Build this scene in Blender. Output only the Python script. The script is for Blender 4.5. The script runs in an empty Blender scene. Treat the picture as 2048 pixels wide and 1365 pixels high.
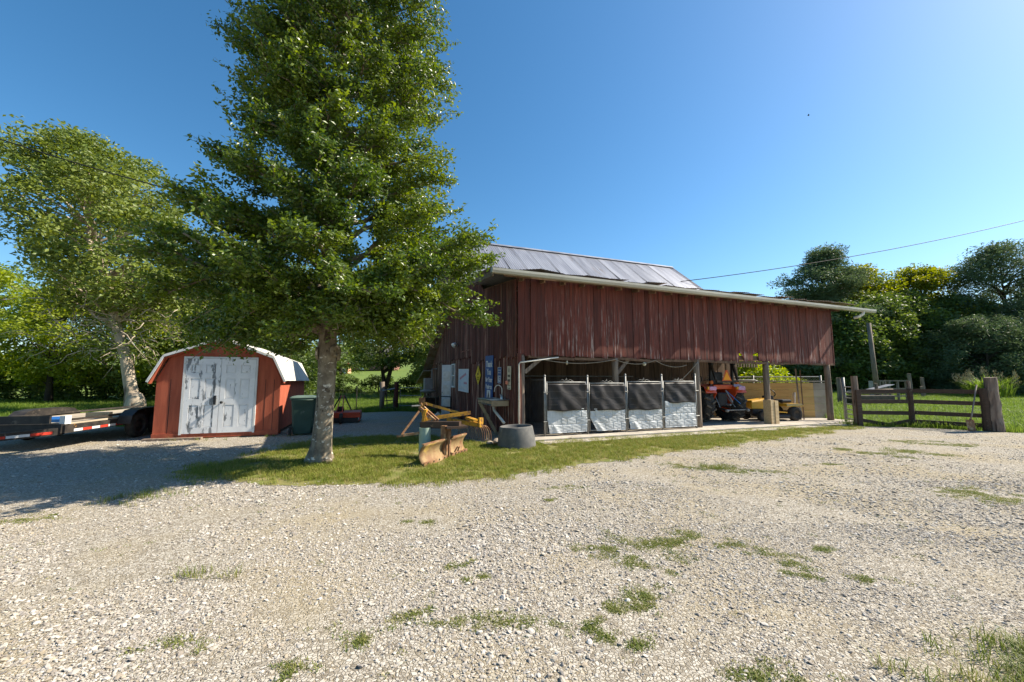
import bpy, math, random
import numpy as np
from mathutils import Vector, Matrix, Quaternion

# ------------------------------------------------------------------ camera, sky, sun, exposure
scene = bpy.context.scene
R = math.radians
cam_d = bpy.data.cameras.new('camera')
cam_d.sensor_width = 36.0
cam_d.lens = 36.0 * 800 / 2048
cam_d.clip_end = 2000
cam = bpy.data.objects.new('camera', cam_d)
scene.collection.objects.link(cam)
cam.location = (0, 0, 1.5)
cam.rotation_euler = (R(90 + 5.68), 0, 0)
scene.camera = cam

SUN_AZ = 11.5          # degrees from +X towards +Y
SUN_EL = 41.0
world = bpy.data.worlds.new('World')
scene.world = world
world.use_nodes = True
wn = world.node_tree.nodes
wn.clear()
wo = wn.new('ShaderNodeOutputWorld')
wb = wn.new('ShaderNodeBackground')
ws = wn.new('ShaderNodeTexSky')
ws.sky_type = 'NISHITA'
ws.sun_disc = False
ws.sun_elevation = R(SUN_EL)
ws.sun_rotation = R(90 - SUN_AZ)
ws.altitude = 200
ws.air_density = 1.0
ws.dust_density = 0.7
ws.ozone_density = 3.2
wb.inputs['Strength'].default_value = 0.092
wh = wn.new('ShaderNodeHueSaturation')
wh.inputs['Saturation'].default_value = 1.24
wh.inputs['Hue'].default_value = 0.492
world.node_tree.links.new(ws.outputs[0], wh.inputs['Color'])
world.node_tree.links.new(wh.outputs[0], wb.inputs['Color'])
world.node_tree.links.new(wb.outputs[0], wo.inputs['Surface'])

sun_d = bpy.data.lights.new('sun', 'SUN')
sun_d.energy = 5.0
sun_d.angle = R(0.5)
sun_d.color = (1.0, 0.91, 0.76)
sun = bpy.data.objects.new('sun', sun_d)
scene.collection.objects.link(sun)
sdir = Vector((math.cos(R(SUN_EL)) * math.cos(R(SUN_AZ)), math.cos(R(SUN_EL)) * math.sin(R(SUN_AZ)), math.sin(R(SUN_EL))))
sun.rotation_euler = sdir.to_track_quat('Z', 'Y').to_euler()
sun.location = (30, 8, 30)

scene.view_settings.view_transform = 'Standard'
scene.view_settings.look = 'None'
scene.view_settings.gamma = 1
scene.view_settings.exposure = 1.05

# ------------------------------------------------------------------ helpers
COL = scene.collection
rnd = random.Random(7)
nr = np.random.RandomState(11)
V = Vector


def tag(o, label=None, cat=None, group=None, kind=None):
    if label: o['label'] = label
    if cat: o['category'] = cat
    if group: o['group'] = group
    if kind: o['kind'] = kind
    return o


def empty(name, loc=(0, 0, 0), rz=0.0, label=None, cat=None, group=None):
    o = bpy.data.objects.new(name, None)
    o.empty_display_size = 0.2
    COL.objects.link(o)
    o.location = loc
    o.rotation_euler = (0, 0, rz)
    return tag(o, label, cat, group)


def mesh_np(name, v, f, mat, parent=None, smooth=False, attr=None):
    """v (n,3) f (m,k) arrays with constant k"""
    me = bpy.data.meshes.new(name)
    n, (m, k) = len(v), f.shape
    me.vertices.add(n)
    me.vertices.foreach_set('co', np.asarray(v, np.float32).ravel())
    me.loops.add(m * k)
    me.loops.foreach_set('vertex_index', f.astype(np.int32).ravel())
    me.polygons.add(m)
    me.polygons.foreach_set('loop_start', np.arange(0, m * k, k, dtype=np.int32))
    me.polygons.foreach_set('use_smooth', np.full(m, smooth))
    if attr is not None:
        a = me.attributes.new('tint', 'FLOAT', 'FACE')
        a.data.foreach_set('value', attr.astype(np.float32))
    me.update(calc_edges=True)
    me.validate()
    if mat: me.materials.append(mat)
    o = bpy.data.objects.new(name, me)
    COL.objects.link(o)
    o.parent = parent
    return o


class MB:
    def __init__(s):
        s.v = []; s.f = []

    def add(s, vs, fs):
        b = len(s.v)
        s.v.extend([tuple(p) for p in vs])
        s.f.extend([tuple(i + b for i in q) for q in fs])
        return s

    def box(s, c, size, rz=0.0, rx=0.0, ry=0.0):
        hx, hy, hz = size[0] / 2, size[1] / 2, size[2] / 2
        M_ = Matrix.Rotation(rz, 3, 'Z') @ Matrix.Rotation(ry, 3, 'Y') @ Matrix.Rotation(rx, 3, 'X')
        c = V(c)
        vs = [c + M_ @ V((x * hx, y * hy, z * hz)) for z in (-1, 1) for x, y in ((-1, -1), (1, -1), (1, 1), (-1, 1))]
        return s.add(vs, [(3, 2, 1, 0), (4, 5, 6, 7), (0, 1, 5, 4), (1, 2, 6, 5), (2, 3, 7, 6), (3, 0, 4, 7)])

    def bar(s, p0, p1, w, h, up=(0, 0, 1)):
        p0, p1 = V(p0), V(p1)
        d = (p1 - p0).normalized()
        up = V(up)
        if abs(d.dot(up)) > 0.98: up = V((1, 0, 0))
        x = d.cross(up).normalized(); z = x.cross(d).normalized()
        vs = []
        for p in (p0, p1):
            for a, b in ((-1, -1), (1, -1), (1, 1), (-1, 1)):
                vs.append(p + x * a * w / 2 + z * b * h / 2)
        return s.add(vs, [(3, 2, 1, 0), (4, 5, 6, 7), (0, 1, 5, 4), (1, 2, 6, 5), (2, 3, 7, 6), (3, 0, 4, 7)])

    def tube(s, pts, rad, n=8, cap=True, jit=0.0, rg=None):
        pts = [V(p) for p in pts]
        if not hasattr(rad, '__len__'): rad = [rad] * len(pts)
        vs = []; fs = []
        prev = None
        for i, p in enumerate(pts):
            if i == 0: d = pts[1] - p
            elif i == len(pts) - 1: d = p - pts[i - 1]
            else: d = pts[i + 1] - pts[i - 1]
            d.normalize()
            if prev is None:
                x = d.orthogonal().normalized()
            else:
                x = (prev - d * prev.dot(d))
                x = x.normalized() if x.length > 1e-5 else d.orthogonal().normalized()
            prev = x
            y = d.cross(x)
            for k in range(n):
                a = 2 * math.pi * k / n
                r_ = rad[i] * (1 + (rg.uniform(-jit, jit) if rg else 0))
                vs.append(p + x * math.cos(a) * r_ + y * math.sin(a) * r_)
        for i in range(len(pts) - 1):
            for k in range(n):
                a, b = i * n + k, i * n + (k + 1) % n
                fs.append((a, b, b + n, a + n))
        if cap:
            fs.append(tuple(range(n - 1, -1, -1)))
            fs.append(tuple((len(pts) - 1) * n + k for k in range(n)))
        return s.add(vs, fs)

    def lathe(s, prof, n=24, c=(0, 0, 0), axis='Z'):
        vs = []; fs = []
        for r, h in prof:
            for k in range(n):
                a = 2 * math.pi * k / n
                q = (r * math.cos(a), r * math.sin(a), h)
                if axis == 'X': q = (h, q[0], q[1])
                if axis == 'Y': q = (q[1], h, q[0])
                vs.append((c[0] + q[0], c[1] + q[1], c[2] + q[2]))
        for i in range(len(prof) - 1):
            for k in range(n):
                a, b = i * n + k, i * n + (k + 1) % n
                fs.append((a, b, b + n, a + n))
        return s.add(vs, fs)

    def prism(s, poly, fn0, fn1):
        """poly list of 2d; fn0/fn1 map (a,b)->3d for the two ends"""
        n = len(poly)
        vs = [fn0(a, b) for a, b in poly] + [fn1(a, b) for a, b in poly]
        fs = [tuple(range(n - 1, -1, -1)), tuple(range(n, 2 * n))]
        for k in range(n):
            j = (k + 1) % n
            fs.append((k, j, j + n, k + n))
        return s.add(vs, fs)

    def grid(s, fn, nu, nv):
        vs = [fn(i / nu, j / nv) for j in range(nv + 1) for i in range(nu + 1)]
        fs = []
        for j in range(nv):
            for i in range(nu):
                a = j * (nu + 1) + i
                fs.append((a, a + 1, a + nu + 2, a + nu + 1))
        return s.add(vs, fs)

    def build(s, name, mat, parent=None, smooth=False, bevel=0.0, solid=0.0, loc=None, rz=None):
        me = bpy.data.meshes.new(name)
        me.from_pydata(s.v, [], s.f)
        if smooth:
            me.polygons.foreach_set('use_smooth', [True] * len(me.polygons))
        me.update()
        if mat: me.materials.append(mat)
        o = bpy.data.objects.new(name, me)
        COL.objects.link(o)
        o.parent = parent
        if loc is not None: o.location = loc
        if rz is not None: o.rotation_euler = (0, 0, rz)
        if solid:
            m = o.modifiers.new('solid', 'SOLIDIFY'); m.thickness = solid; m.offset = 0
        if bevel:
            m = o.modifiers.new('bevel', 'BEVEL'); m.width = bevel; m.segments = 2; m.limit_method = 'ANGLE'
        return o


def copy_tree(o, parent=None):
    c = o.copy(); COL.objects.link(c)
    if parent is not None: c.parent = parent
    for ch in list(o.children): copy_tree(ch, c)
    return c


# ------------------------------------------------------------------ materials
MATS = {}


def mk(name, col, col2=None, scale=4.0, rough=0.75, metal=0.0, bump=0.0, bscale=None, stretch=(1, 1, 1), rng=(0.35, 0.65),
       wear=None, wcol=(0.3, 0.28, 0.25), wscale=3.0, wstretch=(1, 1, 1), wear2=None, wcol2=(0.05, 0.04, 0.03), wscale2=6.0, wstretch2=(1, 1, 1),
       var=0.0, spec=0.3, world_co=False, coat=0.0, wlow=None, wobj=False):
    m = bpy.data.materials.new(name)
    m.use_nodes = True
    nt = m.node_tree; N = nt.nodes; L = nt.links
    b = N['Principled BSDF']
    b.inputs['Roughness'].default_value = rough
    b.inputs['Metallic'].default_value = metal
    b.inputs['Specular IOR Level'].default_value = spec
    b.inputs['Coat Weight'].default_value = coat
    if world_co:
        g = N.new('ShaderNodeNewGeometry'); co = g.outputs['Position']
    else:
        tc = N.new('ShaderNodeTexCoord'); oi = N.new('ShaderNodeObjectInfo')
        ml = N.new('ShaderNodeMath'); ml.operation = 'MULTIPLY'; ml.inputs[1].default_value = 37.0
        L.new(oi.outputs['Random'], ml.inputs[0])
        va = N.new('ShaderNodeVectorMath'); va.operation = 'ADD'
        L.new(tc.outputs['Object'], va.inputs[0]); L.new(ml.outputs[0], va.inputs[1])
        co = va.outputs[0]

    def noise(sc, st, detail=6):
        vm = N.new('ShaderNodeVectorMath'); vm.operation = 'MULTIPLY'
        vm.inputs[1].default_value = st
        L.new(co, vm.inputs[0])
        t = N.new('ShaderNodeTexNoise'); t.inputs['Scale'].default_value = sc; t.inputs['Detail'].default_value = detail
        t.inputs['Roughness'].default_value = 0.62
        L.new(vm.outputs[0], t.inputs['Vector'])
        return t.outputs['Fac']

    def ramp(fac, lo, hi):
        r_ = N.new('ShaderNodeMapRange'); r_.inputs['From Min'].default_value = lo; r_.inputs['From Max'].default_value = hi
        r_.interpolation_type = 'SMOOTHSTEP'
        L.new(fac, r_.inputs['Value'])
        return r_.outputs[0]

    def mix(fac, a, c):
        x = N.new('ShaderNodeMix'); x.data_type = 'RGBA'
        L.new(fac, x.inputs[0])
        if isinstance(a, tuple): x.inputs[6].default_value = a + (1,)
        else: L.new(a, x.inputs[6])
        x.inputs[7].default_value = tuple(c) + (1,)
        return x.outputs[2]
    n1 = noise(scale, stretch)
    cur = mix(ramp(n1, *rng), tuple(col), col2 if col2 else tuple(c * 0.75 for c in col))
    if wear: 
        wf = ramp(noise(wscale, wstretch, 8), *wear)
        if wlow:      # paint worn more towards one end of the board (weather side), wlow=(z0,z1,extra)
            sx = N.new('ShaderNodeSeparateXYZ'); g2 = N.new('ShaderNodeNewGeometry'); L.new(g2.outputs['Position'], sx.inputs[0])
            mr = N.new('ShaderNodeMapRange'); mr.inputs['From Min'].default_value = wlow[0]; mr.inputs['From Max'].default_value = wlow[1]
            mr.inputs['To Min'].default_value = 1.0; mr.inputs['To Max'].default_value = wlow[2]
            L.new(sx.outputs['Z'], mr.inputs['Value'])
            mm = N.new('ShaderNodeMath'); mm.operation = 'MULTIPLY'; L.new(wf, mm.inputs[0]); L.new(mr.outputs[0], mm.inputs[1]); wf = mm.outputs[0]
        if wobj:      # every board has lost a different share of its paint
            oi3 = N.new('ShaderNodeObjectInfo'); pw = N.new('ShaderNodeMath'); pw.operation = 'POWER'; pw.inputs[1].default_value = 1.8
            L.new(oi3.outputs['Random'], pw.inputs[0])
            m5 = N.new('ShaderNodeMath'); m5.operation = 'MULTIPLY'; m5.inputs[1].default_value = 1.9; m5.use_clamp = True
            m6 = N.new('ShaderNodeMath'); m6.operation = 'MULTIPLY'; m6.use_clamp = True
            L.new(pw.outputs[0], m5.inputs[0]); L.new(m5.outputs[0], m6.inputs[0]); L.new(wf, m6.inputs[1]); wf = m6.outputs[0]
        cur = mix(wf, cur, wcol)
    if wear2: cur = mix(ramp(noise(wscale2, wstretch2, 8), *wear2), cur, wcol2)
    if var:
        oi2 = N.new('ShaderNodeObjectInfo')
        mr = N.new('ShaderNodeMapRange'); mr.inputs['To Min'].default_value = 1 - var; mr.inputs['To Max'].default_value = 1 + var
        L.new(oi2.outputs['Random'], mr.inputs['Value'])
        hs = N.new('ShaderNodeHueSaturation'); L.new(cur, hs.inputs['Color']); L.new(mr.outputs[0], hs.inputs['Value'])
        cur = hs.outputs[0]
    L.new(cur, b.inputs['Base Color'])
    if bump:
        bp = N.new('ShaderNodeBump'); bp.inputs['Strength'].default_value = bump; bp.inputs['Distance'].default_value = 0.01
        L.new(noise(bscale or scale * 4, stretch, 8), bp.inputs['Height'])
        L.new(bp.outputs[0], b.inputs['Normal'])
    MATS[name] = m
    return m


def leafmat(name, c1, c2, trans=0.35, rough=0.42, tcol=None, spec=0.5):
    m = bpy.data.materials.new(name); m.use_nodes = True
    nt = m.node_tree; N = nt.nodes; L = nt.links
    b = N['Principled BSDF']; out = N['Material Output']
    b.inputs['Roughness'].default_value = rough
    b.inputs['Specular IOR Level'].default_value = spec
    at = N.new('ShaderNodeAttribute'); at.attribute_name = 'tint'
    mx = N.new('ShaderNodeMix'); mx.data_type = 'RGBA'
    mx.inputs[6].default_value = c1 + (1,); mx.inputs[7].default_value = c2 + (1,)
    L.new(at.outputs['Fac'], mx.inputs[0])
    L.new(mx.outputs[2], b.inputs['Base Color'])
    tr = N.new('ShaderNodeBsdfTranslucent')
    hs = N.new('ShaderNodeHueSaturation'); hs.inputs['Value'].default_value = 1.7; hs.inputs['Saturation'].default_value = 1.1; hs.inputs['Hue'].default_value = 0.485
    L.new(mx.outputs[2], hs.inputs['Color']); L.new(hs.outputs[0], tr.inputs['Color'])
    ms = N.new('ShaderNodeMixShader'); ms.inputs[0].default_value = trans
    L.new(b.outputs[0], ms.inputs[1]); L.new(tr.outputs[0], ms.inputs[2]); L.new(ms.outputs[0], out.inputs['Surface'])
    return m


def instmat(name, cols, rough=0.8, trans=0.0, spec=0.3, bump=0.0):
    """colour picked by the per-instance random number"""
    m = bpy.data.materials.new(name); m.use_nodes = True
    nt = m.node_tree; N = nt.nodes; L = nt.links
    b = N['Principled BSDF']; out = N['Material Output']
    b.inputs['Roughness'].default_value = rough; b.inputs['Specular IOR Level'].default_value = spec
    oi = N.new('ShaderNodeObjectInfo'); cr = N.new('ShaderNodeValToRGB')
    el = cr.color_ramp.elements
    el[0].position = 0; el[0].color = cols[0] + (1,)
    el[1].position = 1; el[1].color = cols[-1] + (1,)
    for i, c in enumerate(cols[1:-1]):
        e = el.new((i + 1) / (len(cols) - 1)); e.color = c + (1,)
    L.new(oi.outputs['Random'], cr.inputs[0]); L.new(cr.outputs[0], b.inputs['Base Color'])
    if trans:
        tr = N.new('ShaderNodeBsdfTranslucent')
        hs = N.new('ShaderNodeHueSaturation'); hs.inputs['Value'].default_value = 1.6
        L.new(cr.outputs[0], hs.inputs['Color']); L.new(hs.outputs[0], tr.inputs['Color'])
        ms = N.new('ShaderNodeMixShader'); ms.inputs[0].default_value = trans
        L.new(b.outputs[0], ms.inputs[1]); L.new(tr.outputs[0], ms.inputs[2]); L.new(ms.outputs[0], out.inputs['Surface'])
    if bump:
        nz = N.new('ShaderNodeTexNoise'); nz.inputs['Scale'].default_value = 60
        g = N.new('ShaderNodeNewGeometry'); L.new(g.outputs['Position'], nz.inputs['Vector'])
        bp = N.new('ShaderNodeBump'); bp.inputs['Strength'].default_value = bump; bp.inputs['Distance'].default_value = 0.004
        L.new(nz.outputs[0], bp.inputs['Height']); L.new(bp.outputs[0], b.inputs['Normal'])
    return m


m_barnred = mk('barn red paint', (0.150, 0.036, 0.022), (0.090, 0.023, 0.015), scale=2.2, stretch=(6, 6, 0.5), rough=0.72, bump=0.35, bscale=14,
               wear=(0.525, 0.665), wcol=(0.40, 0.31, 0.27), wscale=2.6, wstretch=(9, 9, 0.55), wlow=(2.2, 4.0, 0.08), wobj=True,
               wear2=(0.56, 0.66), wcol2=(0.045, 0.020, 0.015), wscale2=2.4, wstretch2=(12, 12, 0.4), var=0.22)
m_barnside = mk('weathered red boards', (0.135, 0.036, 0.024), (0.060, 0.022, 0.016), scale=2.0, stretch=(6, 6, 0.35), rough=0.85, bump=0.6, bscale=14,
                wear=(0.50, 0.64), wcol=(0.46, 0.32, 0.24), wscale=2.2, wstretch=(10, 10, 0.4), wlow=(1.8, 4.2, 0.3), wobj=True,
                wear2=(0.54, 0.66), wcol2=(0.028, 0.016, 0.012), wscale2=1.8, wstretch2=(12, 12, 0.3), var=0.28)
m_greywood = mk('grey weathered wood', (0.27, 0.21, 0.16), (0.15, 0.115, 0.09), scale=5, stretch=(4, 4, 0.35), rough=0.9, bump=0.6, bscale=20, var=0.15,
                wear=(0.62, 0.7), wcol=(0.07, 0.05, 0.04), wscale=7, wstretch=(5, 5, 0.3))
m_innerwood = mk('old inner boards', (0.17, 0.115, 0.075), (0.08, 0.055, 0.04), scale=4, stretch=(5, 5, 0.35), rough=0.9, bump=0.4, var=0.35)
m_rafter = mk('rough sawn framing', (0.22, 0.13, 0.08), (0.12, 0.07, 0.045), scale=4, stretch=(1, 1, 1), rough=0.9, bump=0.4, var=0.2)
m_tin = mk('galvanised roofing tin', (0.40, 0.40, 0.425), (0.26, 0.26, 0.285), scale=0.9, stretch=(2.5, 0.4, 0.4), rough=0.42, metal=0.55, spec=0.5,
           wear=(0.60, 0.72), wcol=(0.23, 0.185, 0.16), wscale=1.2, wstretch=(2.5, 0.35, 0.35), var=0.12)
m_rusttin = mk('rusty roofing tin', (0.20, 0.14, 0.10), (0.33, 0.29, 0.26), scale=3, rough=0.7, metal=0.2, bump=0.2)
m_gutter = mk('off white gutter enamel', (0.50, 0.48, 0.40), (0.41, 0.385, 0.32), scale=1.5, stretch=(0.6, 1, 1), rough=0.45, wear=(0.62, 0.75), wcol=(0.33, 0.28, 0.2), wscale=5)
m_concrete = mk('old concrete', (0.46, 0.41, 0.34), (0.34, 0.30, 0.25), scale=3, rough=0.9, bump=0.3, bscale=40, wear=(0.60, 0.7), wcol=(0.20, 0.17, 0.13), wscale=5)
m_galv = mk('galvanised steel', (0.30, 0.30, 0.29), (0.21, 0.21, 0.205), scale=9, rough=0.6, metal=0.4, spec=0.5)
m_darkwire = mk('dull fence wire', (0.16, 0.155, 0.15), (0.1, 0.09, 0.085), rough=0.6, metal=0.5)
m_black = mk('black plastic', (0.018, 0.018, 0.02), (0.028, 0.028, 0.03), rough=0.45)
m_rubber = mk('tyre rubber', (0.022, 0.021, 0.020), (0.055, 0.048, 0.040), scale=6, rough=0.85, bump=0.2)
m_white = mk('white paint', (0.72, 0.72, 0.70), (0.62, 0.62, 0.60), scale=6, rough=0.55)
m_pvc = mk('white pvc', (0.74, 0.72, 0.66), (0.62, 0.58, 0.5), scale=7, rough=0.4)
m_rust = mk('rusty steel', (0.30, 0.165, 0.085), (0.20, 0.095, 0.05), scale=5, rough=0.75, metal=0.25, bump=0.2, wear=(0.52, 0.66), wcol=(0.48, 0.34, 0.19), wscale=3.5)
m_yellow = mk('worn yellow enamel', (0.56, 0.29, 0.028), (0.42, 0.20, 0.022), scale=6, rough=0.6, wear=(0.50, 0.62), wcol=(0.17, 0.085, 0.035), wscale=7)
m_darksteel = mk('dark painted steel', (0.030, 0.027, 0.025), (0.075, 0.055, 0.04), scale=5, rough=0.55, metal=0.3, wear=(0.62, 0.72), wcol=(0.2, 0.12, 0.07), wscale=8)
m_dusty = mk('dusty tyre lugs', (0.075, 0.062, 0.048), (0.14, 0.11, 0.08), scale=9, rough=0.9, bump=0.2)
m_tan = mk('new lumber', (0.56, 0.42, 0.24), (0.47, 0.33, 0.18), scale=4, stretch=(0.6, 5, 5), rough=0.8, bump=0.2, var=0.1)

# ------------------------------------------------------------------ ground, gravel, grass
def gz(x, y):
    t = max(0.0, y - 33.0)
    return 0.075 * (t - 4 * (1 - math.exp(-t / 4)))


def gz_np(y):
    t = np.maximum(0, y - 33.0)
    return 0.075 * (t - 4 * (1 - np.exp(-t / 4)))


m_field = mk('meadow turf', (0.095, 0.145, 0.018), (0.13, 0.18, 0.028), scale=0.35, rough=0.95, world_co=True, bump=0.6, bscale=30,
             wear=(0.55, 0.75), wcol=(0.16, 0.17, 0.05), wscale=1.5)
m_strip = mk('thin turf soil', (0.13, 0.145, 0.030), (0.22, 0.19, 0.07), scale=2.5, rough=0.95, world_co=True, bump=0.5, bscale=40,
             wear=(0.56, 0.7), wcol=(0.27, 0.22, 0.13), wscale=5)


def gravelmat():
    m = bpy.data.materials.new('limestone gravel'); m.use_nodes = True
    nt = m.node_tree; N = nt.nodes; L = nt.links
    b = N['Principled BSDF']; b.inputs['Roughness'].default_value = 0.92; b.inputs['Specular IOR Level'].default_value = 0.15
    g = N.new('ShaderNodeNewGeometry')
    vo = N.new('ShaderNodeTexVoronoi'); vo.inputs['Scale'].default_value = 48
    vd = N.new('ShaderNodeTexVoronoi'); vd.feature = 'DISTANCE_TO_EDGE'; vd.inputs['Scale'].default_value = 48
    nz = N.new('ShaderNodeTexNoise'); nz.inputs['Scale'].default_value = 0.8; nz.inputs['Detail'].default_value = 7
    nw = N.new('ShaderNodeTexNoise'); nw.inputs['Scale'].default_value = 9; nw.inputs['Detail'].default_value = 4
    ad = N.new('ShaderNodeMixRGB'); ad.blend_type = 'ADD'; ad.inputs[0].default_value = 0.05
    L.new(g.outputs['Position'], nw.inputs['Vector'])
    L.new(g.outputs['Position'], ad.inputs[1]); L.new(nw.outputs['Color'], ad.inputs[2])
    for n in (vo, vd): L.new(ad.outputs[0], n.inputs['Vector'])
    L.new(g.outputs['Position'], nz.inputs['Vector'])
    cr = N.new('ShaderNodeValToRGB'); e = cr.color_ramp.elements
    e[0].position = 0.0; e[0].color = (0.19, 0.165, 0.13, 1)
    e[1].position = 1.0; e[1].color = (0.51, 0.47, 0.41, 1)
    x = e.new(0.35); x.color = (0.355, 0.32, 0.265, 1)
    x = e.new(0.7); x.color = (0.43, 0.395, 0.335, 1)
    sp = N.new('ShaderNodeSeparateColor'); L.new(vo.outputs['Color'], sp.inputs[0]); L.new(sp.outputs[0], cr.inputs[0])
    # joints of dust between the stones
    mr = N.new('ShaderNodeMapRange'); mr.inputs['From Min'].default_value = 0.0; mr.inputs['From Max'].default_value = 0.14
    L.new(vd.outputs['Distance'], mr.inputs['Value'])
    mx = N.new('ShaderNodeMix'); mx.data_type = 'RGBA'; mx.inputs[6].default_value = (0.235, 0.19, 0.13, 1)
    L.new(mr.outputs[0], mx.inputs[0]); L.new(cr.outputs[0], mx.inputs[7])
    # dust and straw coloured drifts
    m2 = N.new('ShaderNodeMapRange'); m2.inputs['From Min'].default_value = 0.46; m2.inputs['From Max'].default_value = 0.70
    m2.inputs['To Max'].default_value = 0.75
    L.new(nz.outputs[0], m2.inputs['Value'])
    mx2 = N.new('ShaderNodeMix'); mx2.data_type = 'RGBA'; mx2.inputs[7].default_value = (0.355, 0.29, 0.18, 1)
    L.new(m2.outputs[0], mx2.inputs[0]); L.new(mx.outputs[2], mx2.inputs[6])
    L.new(mx2.outputs[2], b.inputs['Base Color'])
    bp = N.new('ShaderNodeBump'); bp.inputs['Strength'].default_value = 0.6; bp.inputs['Distance'].default_value = 0.012
    m3 = N.new('ShaderNodeMath'); m3.operation = 'ADD'; L.new(mr.outputs[0], m3.inputs[0]); L.new(sp.outputs[1], m3.inputs[1])
    L.new(m3.outputs[0], bp.inputs['Height']); L.new(bp.outputs[0], b.inputs['Normal'])
    return m


m_gravel = gravelmat()

# ground sheet to the horizon
xs = np.concatenate([np.linspace(-400, -80, 9), np.linspace(-70, 90, 41), np.linspace(100, 400, 9)])
ys = np.concatenate([np.linspace(-60, 30, 16), np.linspace(33, 90, 30), np.linspace(100, 500, 12)])
gx, gy = np.meshgrid(xs, ys)
gv = np.stack([gx.ravel(), gy.ravel(), gz_np(gy.ravel()) - 0.012], 1)
ii = np.arange(len(xs) * len(ys)).reshape(len(ys), len(xs))
gf = np.stack([ii[:-1, :-1].ravel(), ii[:-1, 1:].ravel(), ii[1:, 1:].ravel(), ii[1:, :-1].ravel()], 1)
tag(mesh_np('ground', gv, gf, m_field, smooth=True), kind='structure')

GRAVEL = [(-30, -25), (45, -25), (45, 8.5), (30, 10.2), (20, 11.0), (15.2, 11.5), (14.3, 12.0), (13.3, 13.0), (11.6, 13.45), (10.9, 13.9), (6, 15), (0.6, 15), (-4.4, 19.6), (-5.6, 20.0),
          (-7.0, 19.2), (-8.6, 17.8), (-10.5, 14.6), (-12.5, 13.4), (-16, 12.9), (-30, 13.0)]
STRIP = [(-5.6, 6.75), (-5.4, 7.59), (-5.14, 8.34), (-5.17, 9.4), (-4.83, 10.25), (-4.17, 11.0), (-3.19, 11.3), (-2.19, 11.2), (-1.27, 10.6), (-0.51, 9.7), (-0.2, 9.6), (0.5, 10.2),
         (4, 11.6), (8, 13.0), (10.9, 13.9), (11.5, 13.4), (10.47, 12.78), (7.9, 11.17), (5.88, 10.09), (4.17, 9.06), (2.77, 8.23), (1.63, 7.59), (0.65, 7.04), (-0.19, 6.43), (-0.93, 6.21),
         (-1.64, 6.03), (-2.35, 5.98), (-3.04, 5.92), (-3.84, 6.03), (-4.57, 6.33)]


def rough_poly(poly, step, amp, rg):
    out = []
    for i, p in enumerate(poly):
        q = poly[(i + 1) % len(poly)]
        n = max(1, int(math.hypot(q[0] - p[0], q[1] - p[1]) / step)) if abs(p[0]) < 20 and abs(q[0]) < 20 else 1
        for k in range(n):
            t = k / n
            out.append((p[0] + (q[0] - p[0]) * t + rg.uniform(-amp, amp), p[1] + (q[1] - p[1]) * t + rg.uniform(-amp, amp)))
    return out


def sheet(name, poly, z, mat):
    mb = MB(); mb.add([(x, y, z) for x, y in poly], [tuple(range(len(poly)))])
    return tag(mb.build(name, mat), kind='structure')


def inside(P, poly):
    x, y = P[:, 0], P[:, 1]
    r_ = np.zeros(len(P), bool)
    n = len(poly)
    for i in range(n):
        x0, y0 = poly[i]; x1, y1 = poly[(i + 1) % n]
        c = ((y0 > y) != (y1 > y))
        with np.errstate(divide='ignore', invalid='ignore'):
            t = (x1 - x0) * (y - y0) / (y1 - y0 + 1e-12) + x0
        r_ ^= c & (x < t)
    return r_


def edge_dist(P, poly):
    d = np.full(len(P), 1e9)
    for i in range(len(poly)):
        a = np.array(poly[i]); b = np.array(poly[(i + 1) % len(poly)])
        ab = b - a; t = np.clip(((P - a) @ ab) / (ab @ ab + 1e-9), 0, 1)
        d = np.minimum(d, np.hypot(*(P - a - t[:, None] * ab).T))
    return d


sheet('gravel_yard', rough_poly(GRAVEL, 0.35, 0.10, rnd), 0.0, m_gravel)
sheet('lawn_strip', rough_poly(STRIP, 0.12, 0.09, rnd), 0.005, m_strip)


def vnoise(P, s, seed=0):
    """cheap smooth value noise in 2d"""
    rs = np.random.RandomState(seed); T = rs.rand(64, 64)
    q = P * s; i = np.floor(q).astype(int); f = q - i; f = f * f * (3 - 2 * f)
    a = T[i[:, 0] % 64, i[:, 1] % 64]; b = T[(i[:, 0] + 1) % 64, i[:, 1] % 64]
    c = T[i[:, 0] % 64, (i[:, 1] + 1) % 64]; d = T[(i[:, 0] + 1) % 64, (i[:, 1] + 1) % 64]
    return (a * (1 - f[:, 0]) + b * f[:, 0]) * (1 - f[:, 1]) + (c * (1 - f[:, 0]) + d * f[:, 0]) * f[:, 1]


def source(name, mb, mat):
    """mesh used only as an instance source: not linked to the scene"""
    me = bpy.data.meshes.new(name); me.from_pydata(mb.v, [], mb.f); me.update(); me.materials.append(mat)
    return bpy.data.objects.new(name, me)


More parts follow.
